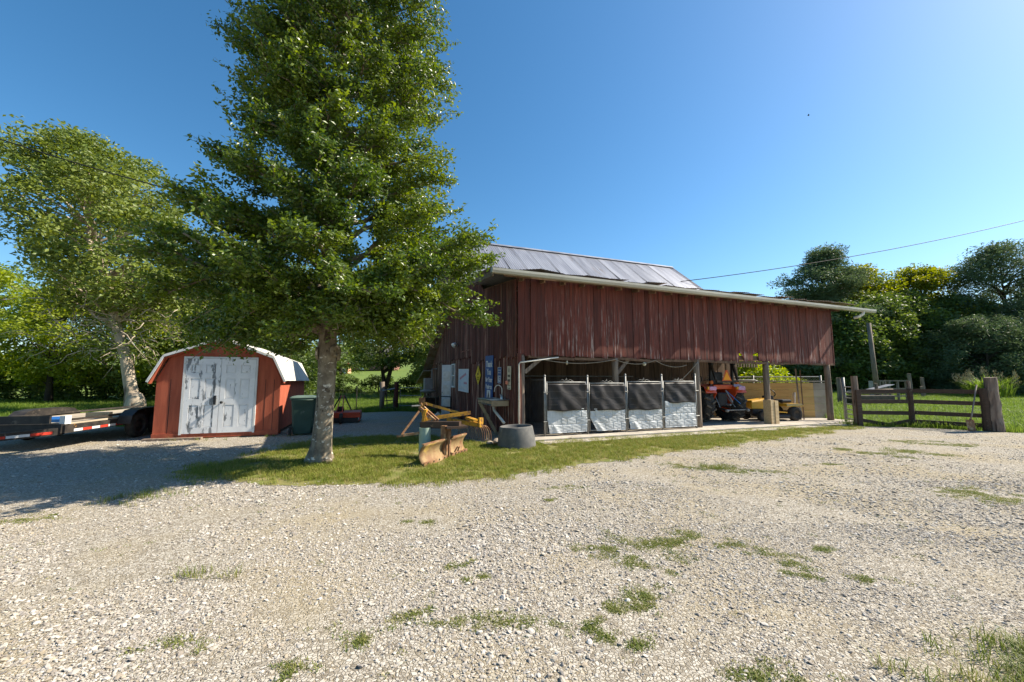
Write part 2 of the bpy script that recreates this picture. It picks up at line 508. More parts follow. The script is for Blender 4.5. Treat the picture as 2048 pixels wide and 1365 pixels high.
def scatter(name, P, rot, scl, srcs, rs):
    me = bpy.data.meshes.new(name)
    me.vertices.add(len(P)); me.vertices.foreach_set('co', P.astype(np.float32).ravel())
    for an, arr in (('rot', rot), ('scl', scl)):
        a = me.attributes.new(an, 'FLOAT_VECTOR', 'POINT'); a.data.foreach_set('vector', arr.astype(np.float32).ravel())
    a = me.attributes.new('idx', 'INT', 'POINT'); a.data.foreach_set('value', rs.randint(0, len(srcs), len(P)).astype(np.int32))
    o = bpy.data.objects.new(name, me); COL.objects.link(o)
    ng = bpy.data.node_groups.new(name, 'GeometryNodeTree')
    ng.interface.new_socket('Geometry', in_out='INPUT', socket_type='NodeSocketGeometry')
    ng.interface.new_socket('Geometry', in_out='OUTPUT', socket_type='NodeSocketGeometry')
    N = ng.nodes; L = ng.links
    gi = N.new('NodeGroupInput'); go = N.new('NodeGroupOutput')
    ip = N.new('GeometryNodeInstanceOnPoints'); jn = N.new('GeometryNodeJoinGeometry')
    for s_ in reversed(srcs):
        ob = N.new('GeometryNodeObjectInfo'); ob.inputs['Object'].default_value = s_; ob.inputs['As Instance'].default_value = True
        L.new(ob.outputs['Geometry'], jn.inputs[0])
    L.new(gi.outputs[0], ip.inputs['Points']); L.new(jn.outputs[0], ip.inputs['Instance'])
    ip.inputs['Pick Instance'].default_value = True
    for an, dt, so in (('rot', 'FLOAT_VECTOR', 'Rotation'), ('scl', 'FLOAT_VECTOR', 'Scale'), ('idx', 'INT', 'Instance Index')):
        na = N.new('GeometryNodeInputNamedAttribute'); na.data_type = dt; na.inputs['Name'].default_value = an
        L.new(na.outputs['Attribute'], ip.inputs[so])
    L.new(ip.outputs[0], go.inputs[0])
    md = o.modifiers.new('scatter', 'NODES'); md.node_group = ng
    o['kind'] = 'stuff'
    return o


# stones
m_stone = instmat('limestone chips', [(0.412, 0.372, 0.322), (0.487, 0.448, 0.396), (0.302, 0.262, 0.213), (0.554, 0.520, 0.470), (0.378, 0.313, 0.226), (0.235, 0.203, 0.174), (0.454, 0.414, 0.352), (0.336, 0.308, 0.278), (0.202, 0.177, 0.157), (0.395, 0.355, 0.300)], rough=0.9, spec=0.2, bump=0.5)
stones = []
ico_v = None
for k in range(6):
    rg = random.Random(100 + k)
    t = (1 + 5 ** 0.5) / 2
    vs = [(-1, t, 0), (1, t, 0), (-1, -t, 0), (1, -t, 0), (0, -1, t), (0, 1, t), (0, -1, -t), (0, 1, -t), (t, 0, -1), (t, 0, 1), (-t, 0, -1), (-t, 0, 1)]
    vs = [tuple(c * rg.uniform(0.62, 1.25) / 3.8 for c in p) for p in vs]
    fs = [(0, 11, 5), (0, 5, 1), (0, 1, 7), (0, 7, 10), (0, 10, 11), (1, 5, 9), (5, 11, 4), (11, 10, 2), (10, 7, 6), (7, 1, 8), (3, 9, 4), (3, 4, 2), (3, 2, 6), (3, 6, 8), (3, 8, 9), (4, 9, 5), (2, 4, 11), (6, 2, 10), (8, 6, 7), (9, 8, 1)]
    stones.append(source('stone_source', MB().add(vs, fs), m_stone))

rs = np.random.RandomState(5)
PATCH = [(-0.32, 2.64, 0.08), (-0.71, 2.66, 0.05), (-0.04, 2.64, 0.06), (0.16, 2.68, 0.06), (0.93, 3.01, 0.12), (0.87, 2.89, 0.08), (1.0, 3.49, 0.12), (1.25, 3.79, 0.16), (1.48, 3.84, 0.11), (1.12, 3.96, 0.11), (0.61, 3.74, 0.11), (1.76, 4.02, 0.08), (1.95, 3.82, 0.09), (3.56, 7.04, 0.26), (3.76, 6.77, 0.2), (3.26, 7.12, 0.16), (2.32, 3.63, 0.1), (2.31, 3.4, 0.07), (2.3, 3.26, 0.07), (-5.23, 4.51, 0.12), (-1.01, 4.43, 0.06), (-0.5, 3.4, 0.06), (-0.23, 3.23, 0.04), (0.48, 2.63, 0.03), (0.48, 5.24, 0.05), (7.97, 8.63, 0.36), (6.26, 5.59, 0.21), (6.25, 5.24, 0.17), (6.33, 5.59, 0.11), (1.32, 2.19, 0.09), (1.27, 2.21, 0.04), (0.88, 3.76, 0.08), (0.68, 5.84, 0.09), (0.54, 2.49, 0.05), (0.74, 2.47, 0.04), (1.77, 4.15, 0.07), (-0.83, 2.49, 0.05), (-1.21, 2.25, 0.05), (-1.92, 2.44, 0.07), (2.75, 3.74, 0.06), (1.52, 3.9, 0.06), (2.67, 3.19, 0.04), (-0.62, 2.74, 0.03), (5.71, 7.37, 0.12), (10.25, 10.01, 0.36), (7.39, 8.94, 0.18), (0.7, 2.77, 0.04)]


def track(P):
    """wheel tracks worn through the gravel, as arcs round the yard"""
    t = np.zeros(len(P))
    for cx, cy, r in ((-9.0, -6.0, 11.4), (-9.0, -6.0, 13.0), (12.0, 16.0, 12.3), (12.0, 16.0, 13.8)):
        d = np.abs(np.hypot(P[:, 0] - cx, P[:, 1] - cy) - r + 0.25 * np.sin(P[:, 0] * 1.3))
        t = np.maximum(t, np.exp(-(d / 0.22) ** 2))
    return 0.65 * t * np.clip(vnoise(P, 0.8, 17) * 2.2 - 0.35, 0, 1)


parts_ = []
for y0, y1, dens in ((1.5, 3.0, 8500), (3.0, 4.4, 6500), (4.4, 6.2, 3200), (6.2, 8.5, 1000), (8.5, 11.0, 330), (11.0, 14.5, 120)):
    wx = y1 * 1.33 + 0.4
    n = int(dens * 2 * wx * (y1 - y0))
    P = np.stack([rs.uniform(-wx, wx, n), rs.uniform(y0, y1, n)], 1)
    P = P[np.abs(P[:, 0]) < P[:, 1] * 1.33 + 0.5]
    parts_.append(P)
P = np.concatenate(parts_)
P = P[inside(P, GRAVEL)]
ins = inside(P, STRIP)
ed = edge_dist(P, STRIP)
keep = ~ins | ((ed < 0.30) & (rs.rand(len(P)) < 0.35 * (1 - ed / 0.30)))
keep &= rs.rand(len(P)) < np.clip(1.3 * vnoise(P, 0.9, 3) + 0.7 * vnoise(P, 4.0, 4) - 0.28 - track(P), 0.06, 1)   # thin spots where dust shows
for x, y, r in PATCH:
    keep &= (np.hypot(P[:, 0] - x, (P[:, 1] - y)) > r * 0.9) | (rs.rand(len(P)) < 0.3)
P = P[keep]
n = len(P)
s = np.exp(rs.normal(math.log(0.0098), 0.52, n)).clip(0.0045, 0.038)
s *= np.clip(0.8 + P[:, 1] / 14.0, 0.9, 1.5) * (0.75 + 0.6 * vnoise(P, 0.7, 31))
# barn slab keeps clear: slab region is behind the strip, nothing to cut
scl = np.stack([s * rs.uniform(0.8, 1.35, n), s * rs.uniform(0.7, 1.1, n), s * rs.uniform(0.22, 0.52, n)], 1)
rot = np.stack([rs.uniform(-0.45, 0.45, n), rs.uniform(-0.45, 0.45, n), rs.uniform(0, 6.28, n)], 1)
scatter('gravel_stones', np.stack([P[:, 0], P[:, 1], scl[:, 2] * 0.22], 1), rot, scl, stones, rs)


# grass tufts
def tuft(seed, n, h, spread, w, lean=0.5):
    rg = random.Random(seed); mb = MB()
    for k in range(n):
        a = rg.uniform(0, 6.28); r_ = spread * math.sqrt(rg.random())
        bx, by = r_ * math.cos(a), r_ * math.sin(a)
        d = rg.uniform(0, 6.28); l_ = h * rg.uniform(0.55, 1.1); ln = rg.uniform(0.1, lean) * l_
        dx, dy = math.cos(d), math.sin(d); px, py = -dy * w / 2, dx * w / 2
        mx, my, mz = bx + dx * ln * 0.35, by + dy * ln * 0.35, l_ * 0.6
        tx, ty, tz = bx + dx * ln, by + dy * ln, l_ * rg.uniform(0.75, 1.0)
        mb.add([(bx - px, by - py, 0), (bx + px, by + py, 0), (mx + px * 0.8, my + py * 0.8, mz), (mx - px * 0.8, my - py * 0.8, mz), (tx, ty, tz)], [(0, 1, 2, 3), (3, 2, 4)])
    return mb


m_lawn = instmat('lawn blades', [(0.14, 0.185, 0.018), (0.19, 0.225, 0.024), (0.26, 0.255, 0.05), (0.12, 0.165, 0.016), (0.33, 0.27, 0.09), (0.16, 0.205, 0.02)], rough=0.6, trans=0.3)
m_meadow = instmat('meadow blades', [(0.11, 0.17, 0.018), (0.14, 0.21, 0.022), (0.17, 0.22, 0.035), (0.09, 0.15, 0.018), (0.13, 0.19, 0.02)], rough=0.6, trans=0.4)
m_weed = instmat('weed blades', [(0.10, 0.145, 0.022), (0.15, 0.185, 0.032), (0.27, 0.25, 0.085), (0.12, 0.165, 0.025)], rough=0.6, trans=0.3)
lawn_src = [source('grass_source', tuft(s_, 14, 0.055, 0.06, 0.0045, 0.9), m_lawn) for s_ in range(4)]
mead_src = [source('grass_source', tuft(s_ + 20, 14, 0.22, 0.13, 0.013, 0.7), m_meadow) for s_ in range(4)]
weed_src = [source('grass_source', tuft(s_ + 40, 14, 0.018, 0.06, 0.007, 2.2), m_weed) for s_ in range(4)]
long_src = [source('grass_source', tuft(s_ + 60, 14, 0.09, 0.06, 0.005, 1.5), m_weed) for s_ in range(3)]


def tufts(name, P, src, s0, s1, rs, zf=None):
    n = len(P); s = rs.uniform(s0, s1, n)
    z = gz_np(P[:, 1]) - 0.008 if zf is None else np.full(n, zf)
    return scatter(name, np.stack([P[:, 0], P[:, 1], z], 1), np.stack([np.zeros(n), np.zeros(n), rs.uniform(0, 6.28, n)], 1), np.stack([s, s, s * rs.uniform(0.8, 1.2, n)], 1), src, rs)


def sample(x0, x1, y0, y1, dens, rs):
    n = int(dens * (x1 - x0) * (y1 - y0))
    return np.stack([rs.uniform(x0, x1, n), rs.uniform(y0, y1, n)], 1)


P = sample(-6.2, 12.0, 5.4, 14.2, 620, rs)
ins = inside(P, STRIP); ed = edge_dist(P, STRIP)
dn = vnoise(P, 2.2, 8) * 0.6 + vnoise(P, 7, 9) * 0.4
kp = (ins & (rs.rand(len(P)) < np.clip(ed / 0.35, 0.18, 1) * np.clip(dn * 3.2 - 0.75, 0.05, 1))) | (~ins & (ed < 0.35) & (dn > 0.55) & (rs.rand(len(P)) < 0.4 * (1 - ed / 0.35)))
P = P[kp]
tag(tufts('lawn_grass', P, lawn_src, 0.7, 1.45, rs, 0.004), 'short mown grass on the strip before the barn', 'grass')

# meadow beyond the fence and lawn beyond the trailer
B_ = [sample(10.8, 30, 12.0, 20, 75, rs), sample(10, 60, 20, 40, 22, rs), sample(-40, -8.0, 13.2, 31, 26, rs), sample(-9.5, -3.5, 19.4, 32, 60, rs), sample(-22, -4, 32, 46, 8, rs), sample(14.6, 24, 10.6, 12, 60, rs)]
P = np.concatenate(B_)
P = P[~inside(P, GRAVEL)]
bl = P - np.array([0.14, 10.3]); l_ = bl @ np.array([math.cos(R(21)), math.sin(R(21))]); d_ = bl @ np.array([-math.sin(R(21)), math.cos(R(21))])
P = P[~((l_ > -0.3) & (l_ < 13.0) & (d_ > -0.7) & (d_ < 14))]
sb = P - np.array([-9.14, 10.34])
tag(tufts('meadow_grass', P, mead_src, 0.55, 1.35, rs), 'bright meadow grass behind fence and trailer', 'grass')

# weeds in the gravel
W = []
for x, y, r in PATCH:
    k = int(30 + 4200 * r * r); r = r * 1.75
    nb = rs.randint(4, 8); th = rs.uniform(-0.5, 0.5)          # ragged: a handful of little tufts strung along a line
    bt = rs.normal(0, 0.75, nb) * r; bo = rs.normal(0, 0.35, nb) * r; br = rs.uniform(0.08, 0.42, nb) * r
    j = rs.choice(nb, k, p=br ** 1.3 / (br ** 1.3).sum())
    px_ = bt[j] + rs.normal(0, 1, k) * br[j]; py_ = bo[j] + rs.normal(0, 1, k) * br[j] * 0.7
    W.append(np.stack([x + px_ * math.cos(th) - py_ * math.sin(th), y + px_ * math.sin(th) + py_ * math.cos(th)], 1))
W = np.concatenate(W)
# single sprigs anywhere
S_ = sample(-8, 9, 2, 9.5, 9, rs); S_ = S_[inside(S_, GRAVEL) & (vnoise(S_, 0.9, 21) > 0.5)]
tag(tufts('gravel_weeds', np.concatenate([W, S_]), weed_src, 0.25, 0.95, rs, 0.0), 'low green weeds growing through the gravel', 'weeds')
Lg = []
for x, y, rx, ry, k in ((-2.42, 3.25, 0.12, 0.03, 9), (-4.8, 5.4, 0.2, 0.2, 46), (3.42, 7.1, 0.16, 0.08, 30), (2.75, 2.10, 0.30, 0.12, 200), (2.98, 2.3, 0.20, 0.12, 110), (1.3, 9.75, 0.3, 0.08, 26), (4.2, 10.85, 0.5, 0.1, 46), (4.9, 11.15, 0.45, 0.1, 40), (11.1, 14.0, 0.3, 0.2, 60), (-0.1, 9.1, 0.4, 0.15, 26), (-6.4, 11.05, 0.25, 0.08, 14), (-8.3, 10.4, 0.5, 0.1, 12), (8.05, 8.65, 0.25, 0.15, 20)):
    Lg.append(np.stack([rs.normal(x, rx, k), rs.normal(y, ry, k)], 1))
tag(tufts('long_grass', np.concatenate(Lg), long_src, 0.5, 1.1, rs, 0.0), 'longer grass clumps at the gravel edge and slab', 'grass')

# ------------------------------------------------------------------ lettering (done early: it needs the dependency graph)
BA = R(21)
C0 = V((0.14, 10.3, 0))
BU = V((math.cos(BA), math.sin(BA), 0)); BV = V((-math.sin(BA), math.cos(BA), 0))


def B(l, d, z=0.0): return C0 + BU * l + BV * d + V((0, 0, z))


def letters(txt, size, mat, parent, x, y, z=0.004, sx=1.0, name='lettering'):
    cu = bpy.data.curves.new('t', 'FONT'); cu.body = txt; cu.size = size; cu.align_x = 'CENTER'; cu.extrude = 0.001
    cu.offset = size * 0.035
    to = bpy.data.objects.new('t', cu); COL.objects.link(to)
    bpy.context.view_layer.update()
    dg = bpy.context.evaluated_depsgraph_get()
    me = bpy.data.meshes.new_from_object(to.evaluated_get(dg))
    bpy.data.objects.remove(to)
    me.materials.clear(); me.materials.append(mat)
    for v_ in me.vertices: v_.co.x *= sx
    o = bpy.data.objects.new(name, me); COL.objects.link(o); o.parent = parent
    o.location = (x, y, z)
    return o


def wallframe(d, z, roll=0.0, out=0.055, tilt=0.0):
    """matrix of a board hung on the barn's left wall: x to the viewer's right, y up, z out of the wall"""
    p = B(-out, d, z)
    M_ = Matrix(((-BV.x, 0, -BU.x), (-BV.y, 0, -BU.y), (0, 1, 0))).to_4x4()
    return Matrix.Translation(p) @ M_ @ Matrix.Rotation(roll, 4, 'Z') @ Matrix.Rotation(tilt, 4, 'X')


m_blue = mk('blue sign enamel', (0.012, 0.075, 0.30), (0.010, 0.06, 0.25), rough=0.4)
m_sgnyel = mk('yellow sign enamel', (0.72, 0.50, 0.02), (0.62, 0.42, 0.02), rough=0.45)
m_beige = mk('cream board', (0.62, 0.58, 0.46), (0.5, 0.46, 0.36), rough=0.6)
m_ink = mk('black ink', (0.02, 0.02, 0.02), rough=0.6)
m_poster = mk('pale poster board', (0.46, 0.55, 0.62), (0.55, 0.60, 0.64), rough=0.6, scale=3)
m_pink = mk('faded red marker', (0.55, 0.20, 0.24), (0.5, 0.25, 0.3), rough=0.7)

# tall blue sign
t = empty('shop_sign', label='tall blue sign with white lettering saying Thank You for Your Business', cat='sign')
t.matrix_world = wallframe(2.22, 1.57, roll=R(-2))
MB().box((0, 0, 0), (0.78, 1.40, 0.012)).build('board', m_blue, t, bevel=0.004)
for s_, y_, z_ in (('Thank', 0.36, 0.25), ('You', 0.12, 0.25), ('for Your', -0.10, 0.20), ('Business', -0.31, 0.19)):
    letters(s_, z_ * 1.0, m_white, t, 0, y_, 0.0085, sx=0.98 if len(s_) < 7 else 0.92)
lg = MB().box((0, -0.52, 0.009), (0.34, 0.34, 0.005)).build('logo_panel', m_white, t)
mb = MB(); mb.add([(0, -0.37, 0.0145), (-0.12, -0.66, 0.0145), (-0.05, -0.66, 0.0145), (0, -0.52, 0.0145), (0.05, -0.66, 0.0145), (0.12, -0.66, 0.0145)], [(0, 1, 2, 3), (0, 3, 4, 5)])
mb.build('logo', m_ink, lg)
mb = MB(); mb.add([(-0.05, -0.67, 0.0145), (0.05, -0.67, 0.0145), (0, -0.57, 0.0145)], [(0, 1, 2)]); mb.build('logo', m_ink, lg)

# diamond crossing sign
t = empty('crossing_sign', label='yellow diamond animal crossing sign on the dark barn boards', cat='sign')
t.matrix_world = wallframe(3.42, 1.69)
q = 0.325
mb = MB(); mb.prism([(-q, 0), (0, -q), (q, 0), (0, q)], lambda a, b: (a, b, -0.004), lambda a, b: (a, b, 0.004)); mb.build('plate', m_sgnyel, t)
mb = MB()
deer = [(-0.11, 0.03), (-0.02, 0.05), (0.03, 0.09), (0.035, 0.15), (0.055, 0.15), (0.085, 0.10), (0.06, 0.085), (0.06, 0.03), (0.11, -0.01), (0.10, -0.03), (0.04, -0.0), (-0.04, -0.0), (-0.10, -0.05), (-0.115, -0.04), (-0.08, 0.0)]
mb.add([(x, y + 0.02, 0.006) for x, y in deer], [tuple(range(len(deer)))]); mb.build('deer_symbol', m_ink, t)
mb = MB(); mb.box((0.02, 0.195, 0.006), (0.01, 0.05, 0.002), rz=0.5).box((0.05, 0.20, 0.006), (0.01, 0.06, 0.002), rz=-0.4); mb.build('antlers', m_ink, t)
mb = MB()
for k, w in enumerate((0.20, 0.13)):
    for j in range(5 - k):
        MB().box((-w / 2 + j * w / (4 - k), -0.075 - k * 0.065, 0.006), (0.022, 0.042, 0.002)).build('letter', m_ink, t)

# small blue sign
t = empty('parking_sign', label='small blue and white sign right of the tall blue sign', cat='sign')
t.matrix_world = wallframe(1.24, 1.66, roll=R(-2))
MB().box((0, 0, 0), (0.30, 0.46, 0.008)).build('plate', m_blue, t, bevel=0.01)
mb = MB(); mb.box((0, 0.22, 0.005), (0.28, 0.012, 0.003)).box((0, -0.22, 0.005), (0.28, 0.012, 0.003)).box((-0.14, 0, 0.005), (0.012, 0.43, 0.003)).box((0.14, 0, 0.005), (0.012, 0.43, 0.003)); mb.build('border', m_white, t)
mb = MB()
for r_, w in ((0.14, 5), (0.07, 4)):
    for j in range(w): MB().box((-0.085 + j * 0.17 / (w - 1), r_, 0.006), (0.022, 0.035, 0.002)).build('letter', m_white, t)
MB().box((0, -0.10, 0.0055), (0.20, 0.17, 0.003)).build('symbol_panel', m_white, t)
mb = MB().box((-0.02, -0.09, 0.0085), (0.03, 0.13, 0.002)).box((0.04, -0.06, 0.0085), (0.08, 0.03, 0.002)).box((0.04, -0.12, 0.0085), (0.03, 0.06, 0.002)); mb.build('symbol', m_blue, t)

# cream board with lantern symbols and orange flower
t = empty('cream_sign', label='narrow cream sign with dark symbols and an orange flower clip near the corner', cat='sign')
t.matrix_world = wallframe(0.46, 1.58, roll=R(-2))
MB().box((0, 0, 0), (0.27, 0.62, 0.012)).build('board', m_beige, t, bevel=0.004)
mb = MB(); mb.box((0, 0.20, 0.008), (0.05, 0.11, 0.003)).box((0, 0.27, 0.008), (0.02, 0.03, 0.003)); mb.build('lantern_symbol', m_ink, t)
mb = MB()
for r_ in (0.05, -0.07):
    for j in range(4): MB().box((-0.075 + j * 0.05, r_, 0.008), (0.03, 0.065, 0.003)).build('letter', m_ink, t)
mb = MB().box((0, -0.20, 0.008), (0.25, 0.012, 0.003)).box((0, -0.28, 0.008), (0.2, 0.014, 0.003)); mb.build('rule_line', m_ink, t)
m_flower = mk('orange petals', (0.75, 0.17, 0.06), (0.8, 0.35, 0.25), rough=0.6)
mb = MB()
for k in range(7):
    a = k * 0.9; mb.tube([(-0.06, -0.13, 0.02), (-0.06 + 0.075 * math.cos(a), -0.13 + 0.05 * math.sin(a), 0.05)], [0.012, 0.022], 6)
mb.build('flower', m_flower, t, smooth=True)

# faded poster
t = empty('faded_poster', label='pale faded poster board with pink and white handwriting beside the barn window', cat='poster')
t.matrix_world = wallframe(5.42, 1.52, roll=R(-1.5))
MB().box((0, 0, 0), (1.55, 0.84, 0.012)).build('board', m_poster, t)
mb = MB()
for s_, e_ in (((-0.775, 0), (0.02, 0.87)), ((0.775, 0), (0.02, 0.87)), ((0, 0.42), (1.57, 0.02)), ((0, -0.42), (1.57, 0.02))):
    mb.box((s_[0], s_[1], 0.004), (e_[0], e_[1], 0.02))
mb.build('frame', m_white, t)
rg = random.Random(3); mb = MB()
for k in range(7):
    x = -0.55 + 0.14 * k; y = 0.02 + 0.03 * k
    mb.tube([(x, y, 0.008), (x + 0.05, y + 0.09, 0.008), (x + 0.09, y - 0.01, 0.008), (x + 0.13, y + 0.04, 0.008)], 0.011, 4)
for k in range(4):
    x = 0.1 + 0.12 * k; mb.tube([(x, -0.14, 0.008), (x + 0.04, -0.05, 0.008), (x + 0.09, -0.13, 0.008)], 0.01, 4)
o = mb.build('handwriting', m_pink, t); o['kind'] = 'stuff'
mb = MB()
for k in range(8):
    x = -0.6 + 0.15 * k; mb.tube([(x, -0.34, 0.008), (x + 0.03, -0.22, 0.008), (x + 0.08, -0.32, 0.008)], 0.012, 4)
o = mb.build('handwriting', m_white, t); o['kind'] = 'stuff'

# ------------------------------------------------------------------ concrete floor of the lean-to
mb = MB(); mb.box((6.55, 1.35, 0.0), (12.7, 3.75, 0.16))
o = mb.build('concrete_slab', m_concrete, loc=C0, rz=BA, bevel=0.015); tag(o, kind='structure')
mb = MB(); mb.box((6.45, -0.74, 0.005), (12.3, 0.36, 0.07))
o = mb.build('slab_footing', m_concrete, loc=C0, rz=BA, bevel=0.012); tag(o, kind='structure')

# ------------------------------------------------------------------ barn
barn = empty('barn', C0, BA, 'long weathered red board barn with tin roof and open lean-to front', 'barn')
rg = random.Random(21)


def plank(name, mat, x0, x1, zb, zt, y0, th=0.022, axis='x', jag=0.0, skew=0.0):
    """vertical board; axis 'x' runs along the front, 'y' along the side"""
    n = 3 if jag else 1
    bot = [(x0 + (x1 - x0) * k / n, zb + (rg.uniform(-jag, jag) if jag else 0)) for k in range(n + 1)]
    zt0, zt1 = (zt if isinstance(zt, tuple) else (zt, zt))
    poly = bot + [(x1 + skew, zt1), (x0 + skew, zt0)]
    if axis == 'x':
        f0 = lambda a, b: (a, y0 - th, b); f1 = lambda a, b: (a, y0, b)
    else:
        f0 = lambda a, b: (y0, a, b); f1 = lambda a, b: (y0 - th, a, b)
    mb = MB(); mb.prism(poly, f0, f1)
    return mb.build(name, mat, barn)


# front siding
x = 0.0
while x < 12.58:
    w = rg.choice((0.14, 0.19, 0.19, 0.24, 0.165, 0.21))
    x1 = min(x + w, 12.62)
    gap = rg.choice((0.006, 0.009, 0.013, 0.018)) if x > 3.0 else rg.choice((0.005, 0.008, 0.011))
    if x > 7 and rg.random() < 0.22: gap = 0.026
    zb = 2.16 + rg.uniform(-0.025, 0.03) - 0.004 * x
    brk = 7.75 < x < 8.0 or 8.28 < x < 8.45
    if brk: zb += rg.uniform(0.16, 0.24)
    plank('siding_plank', m_barnred, x + gap / 2, x1 - gap / 2, zb, 4.215, -0.0 - rg.uniform(0, 0.016), jag=0.13 if brk else (0.016 if x < 6 else 0.032), skew=rg.uniform(-0.006, 0.006))
    x = x1
# corner boards
MB().box((12.645, 0.06, 3.12), (0.03, 0.14, 2.1)).build('corner_board', m_barnred, barn)


def gable(d):
    pts = [(-0.4, 4.16), (3.0, 4.58), (5.6, 6.9), (8.3, 4.5), (13.4, 1.95)]
    for (a, za), (b, zb) in zip(pts, pts[1:]):
        if a <= d <= b: return za + (zb - za) * (d - a) / (b - a)
    return 1.9


# left wall: upper boards lap over lower boards
d = 0.0
while d < 13.3:
    w = rg.choice((0.15, 0.2, 0.2, 0.25, 0.18)); d1 = min(d + w, 13.35)
    g = rg.choice((0.004, 0.008, 0.012, 0.02))
    top = (gable(d + g / 2) - 0.06, gable(d1 - g / 2) - 0.06)
    win = 6.95 < (d + d1) / 2 < 7.62
    door = 7.72 < (d + d1) / 2 < 8.62
    lo_top = 2.2 if d < 4.3 else min(2.42, min(top))
    if d < 4.3: zb = 2.14 + rg.uniform(-0.05, 0.05)
    elif door: zb = 2.16
    else: zb = 2.36 + rg.uniform(-0.05, 0.05)
    if min(top) > zb + 0.1:
        plank('side_plank', m_barnside, d + g / 2, d1 - g / 2, zb, top, -0.012 - rg.uniform(0, 0.010), axis='y', jag=0.03)
    if win:
        plank('side_plank', m_barnside, d + g / 2, d1 - g / 2, 0.02, 1.22, 0.012, axis='y', jag=0.02)
        plank('side_plank', m_barnside, d + g / 2, d1 - g / 2, 2.24, max(2.3, min(2.5, min(top))), 0.012, axis='y')
    elif not door:
        plank('side_plank', m_barnside, d + g / 2, d1 - g / 2, 0.0 + rg.uniform(0, 0.06), min(lo_top + 0.1, min(top)), 0.012 - rg.uniform(0, 0.006), axis='y', jag=0.03)
    d = d1
MB().box((0.03, -0.055, 1.1), (0.10, 0.05, 2.2)).build('corner_board', m_barnside, barn)
# hidden framing behind the left wall and the inner partition
mb = MB()
for z in (0.5, 1.15, 2.3, 3.2, 4.05): mb.box((0.06, 1.6 if z > 2 else 1.6, z), (0.06, 3.0, 0.10))
mb.build('side_frame', m_rafter, barn)
mb = MB()
for z in (2.26, 3.2, 4.12): mb.box((6.3, 0.045, z), (12.5, 0.05, 0.13))
mb.build('front_nailer', m_rafter, barn)
# ragged plate under the siding
mb = MB()
for k in range(9):
    x0 = 0.3 + k * 1.37; mb.bar((x0, 0.02, 2.12 + rg.uniform(-0.03, 0.02)), (x0 + 1.36, 0.02, 2.11 + rg.uniform(-0.04, 0.02)), 0.09, 0.07)
mb.build('header_beam', m_rafter, barn)
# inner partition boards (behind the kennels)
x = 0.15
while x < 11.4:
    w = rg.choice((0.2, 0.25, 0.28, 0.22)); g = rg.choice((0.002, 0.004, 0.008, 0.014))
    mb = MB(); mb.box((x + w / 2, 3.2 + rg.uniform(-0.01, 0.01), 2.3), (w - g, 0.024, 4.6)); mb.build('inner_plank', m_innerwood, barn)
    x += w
# back and far end of the main barn
mb = MB(); mb.box((5.6, 8.05, 2.25), (11.0, 0.04, 4.5)); mb.build('back_wall', m_barnside, barn)
mb = MB(); mb.add([(10.3, 3.25, 0), (10.3, 8.0, 0), (10.3, 8.0, 4.5), (10.3, 5.6, 6.7), (10.3, 3.25, 4.75)], [(0, 1, 2, 3, 4)]); mb.build('end_wall', m_barnside, barn, solid=0.03)
# hanging scraps at the open back corner
for k in range(9):
    x = 11.5 + k * 0.16; h = rg.uniform(0.12, 0.28)
    MB().box((x, 3.2, 2.28 + h / 2 - 0.14), (0.07, 0.02, h + 0.1)).build('scrap_board', m_greywood, barn)
MB().box((12.2, 3.2, 2.45), (1.7, 0.06, 0.16)).build('rear_beam', m_rafter, barn)

# posts
for k, x in enumerate((0.14, 3.02, 6.04, 9.1, 12.3)):
    pts = [(x + rg.uniform(-0.006, 0.006), 0.06, 0.05 + 0.36 * j) for j in range(7)]
    mb = MB(); mb.tube(pts, [0.105 + rg.uniform(-0.006, 0.006) - 0.002 * j for j in range(7)] if k else [0.08] * 7, 12)
    mb.build('post', m_greywood, barn, smooth=True)
mb = MB(); mb.box((9.02, -0.03, 0.47), (0.16, 0.27, 0.80)).build('post_casing', m_tan, barn)
mb = MB(); mb.box((9.2, -0.03, 0.455), (0.16, 0.30, 0.77)).build('post_casing', m_tan, barn)
for x0, x1 in ((0.22, 0.75), (3.1, 3.5), (6.1, 6.1)):
    if x0 != x1: MB().bar((x0, 0.05, 1.72), (x1, 0.05, 2.14), 0.04, 0.10).build('knee_brace', m_greywood, barn)
# rafters and eave tails
for k in range(22):
    x = 0.05 + k * 0.6
    MB().bar((x, -0.30, 4.115), (x, 3.0, 4.50), 0.05, 0.12).build('rafter', m_rafter, barn)
MB().box((6.3, -0.33, 4.16), (13.6, 0.025, 0.10)).build('fascia', m_rafter, barn)
MB().bar((-0.78, -0.34, 4.15), (-0.78, 2.9, 4.56), 0.03, 0.13).build('barge_board', m_greywood, barn)


# tin roofs: each sheet its own wavy piece
def tin(name, x0, x1, a, b, mat, lift=(0, 0), waves=9, nlen=3, amp=0.007):
    (da, za), (db, zb) = a, b
    mb = MB()
    def fn(u_, v_):
        x = x0 + (x1 - x0) * u_; t_ = v_
        dz = amp * math.cos(u_ * waves * 2 * math.pi)
        lf = (lift[0] * (1 - u_) + lift[1] * u_) * max(0, 1 - t_ * 2.2) ** 2
        return (x, da + (db - da) * t_, za + (zb - za) * t_ + dz + lf)
    mb.grid(fn, waves * 4, nlen)
    return mb.build(name, mat, barn, smooth=True)


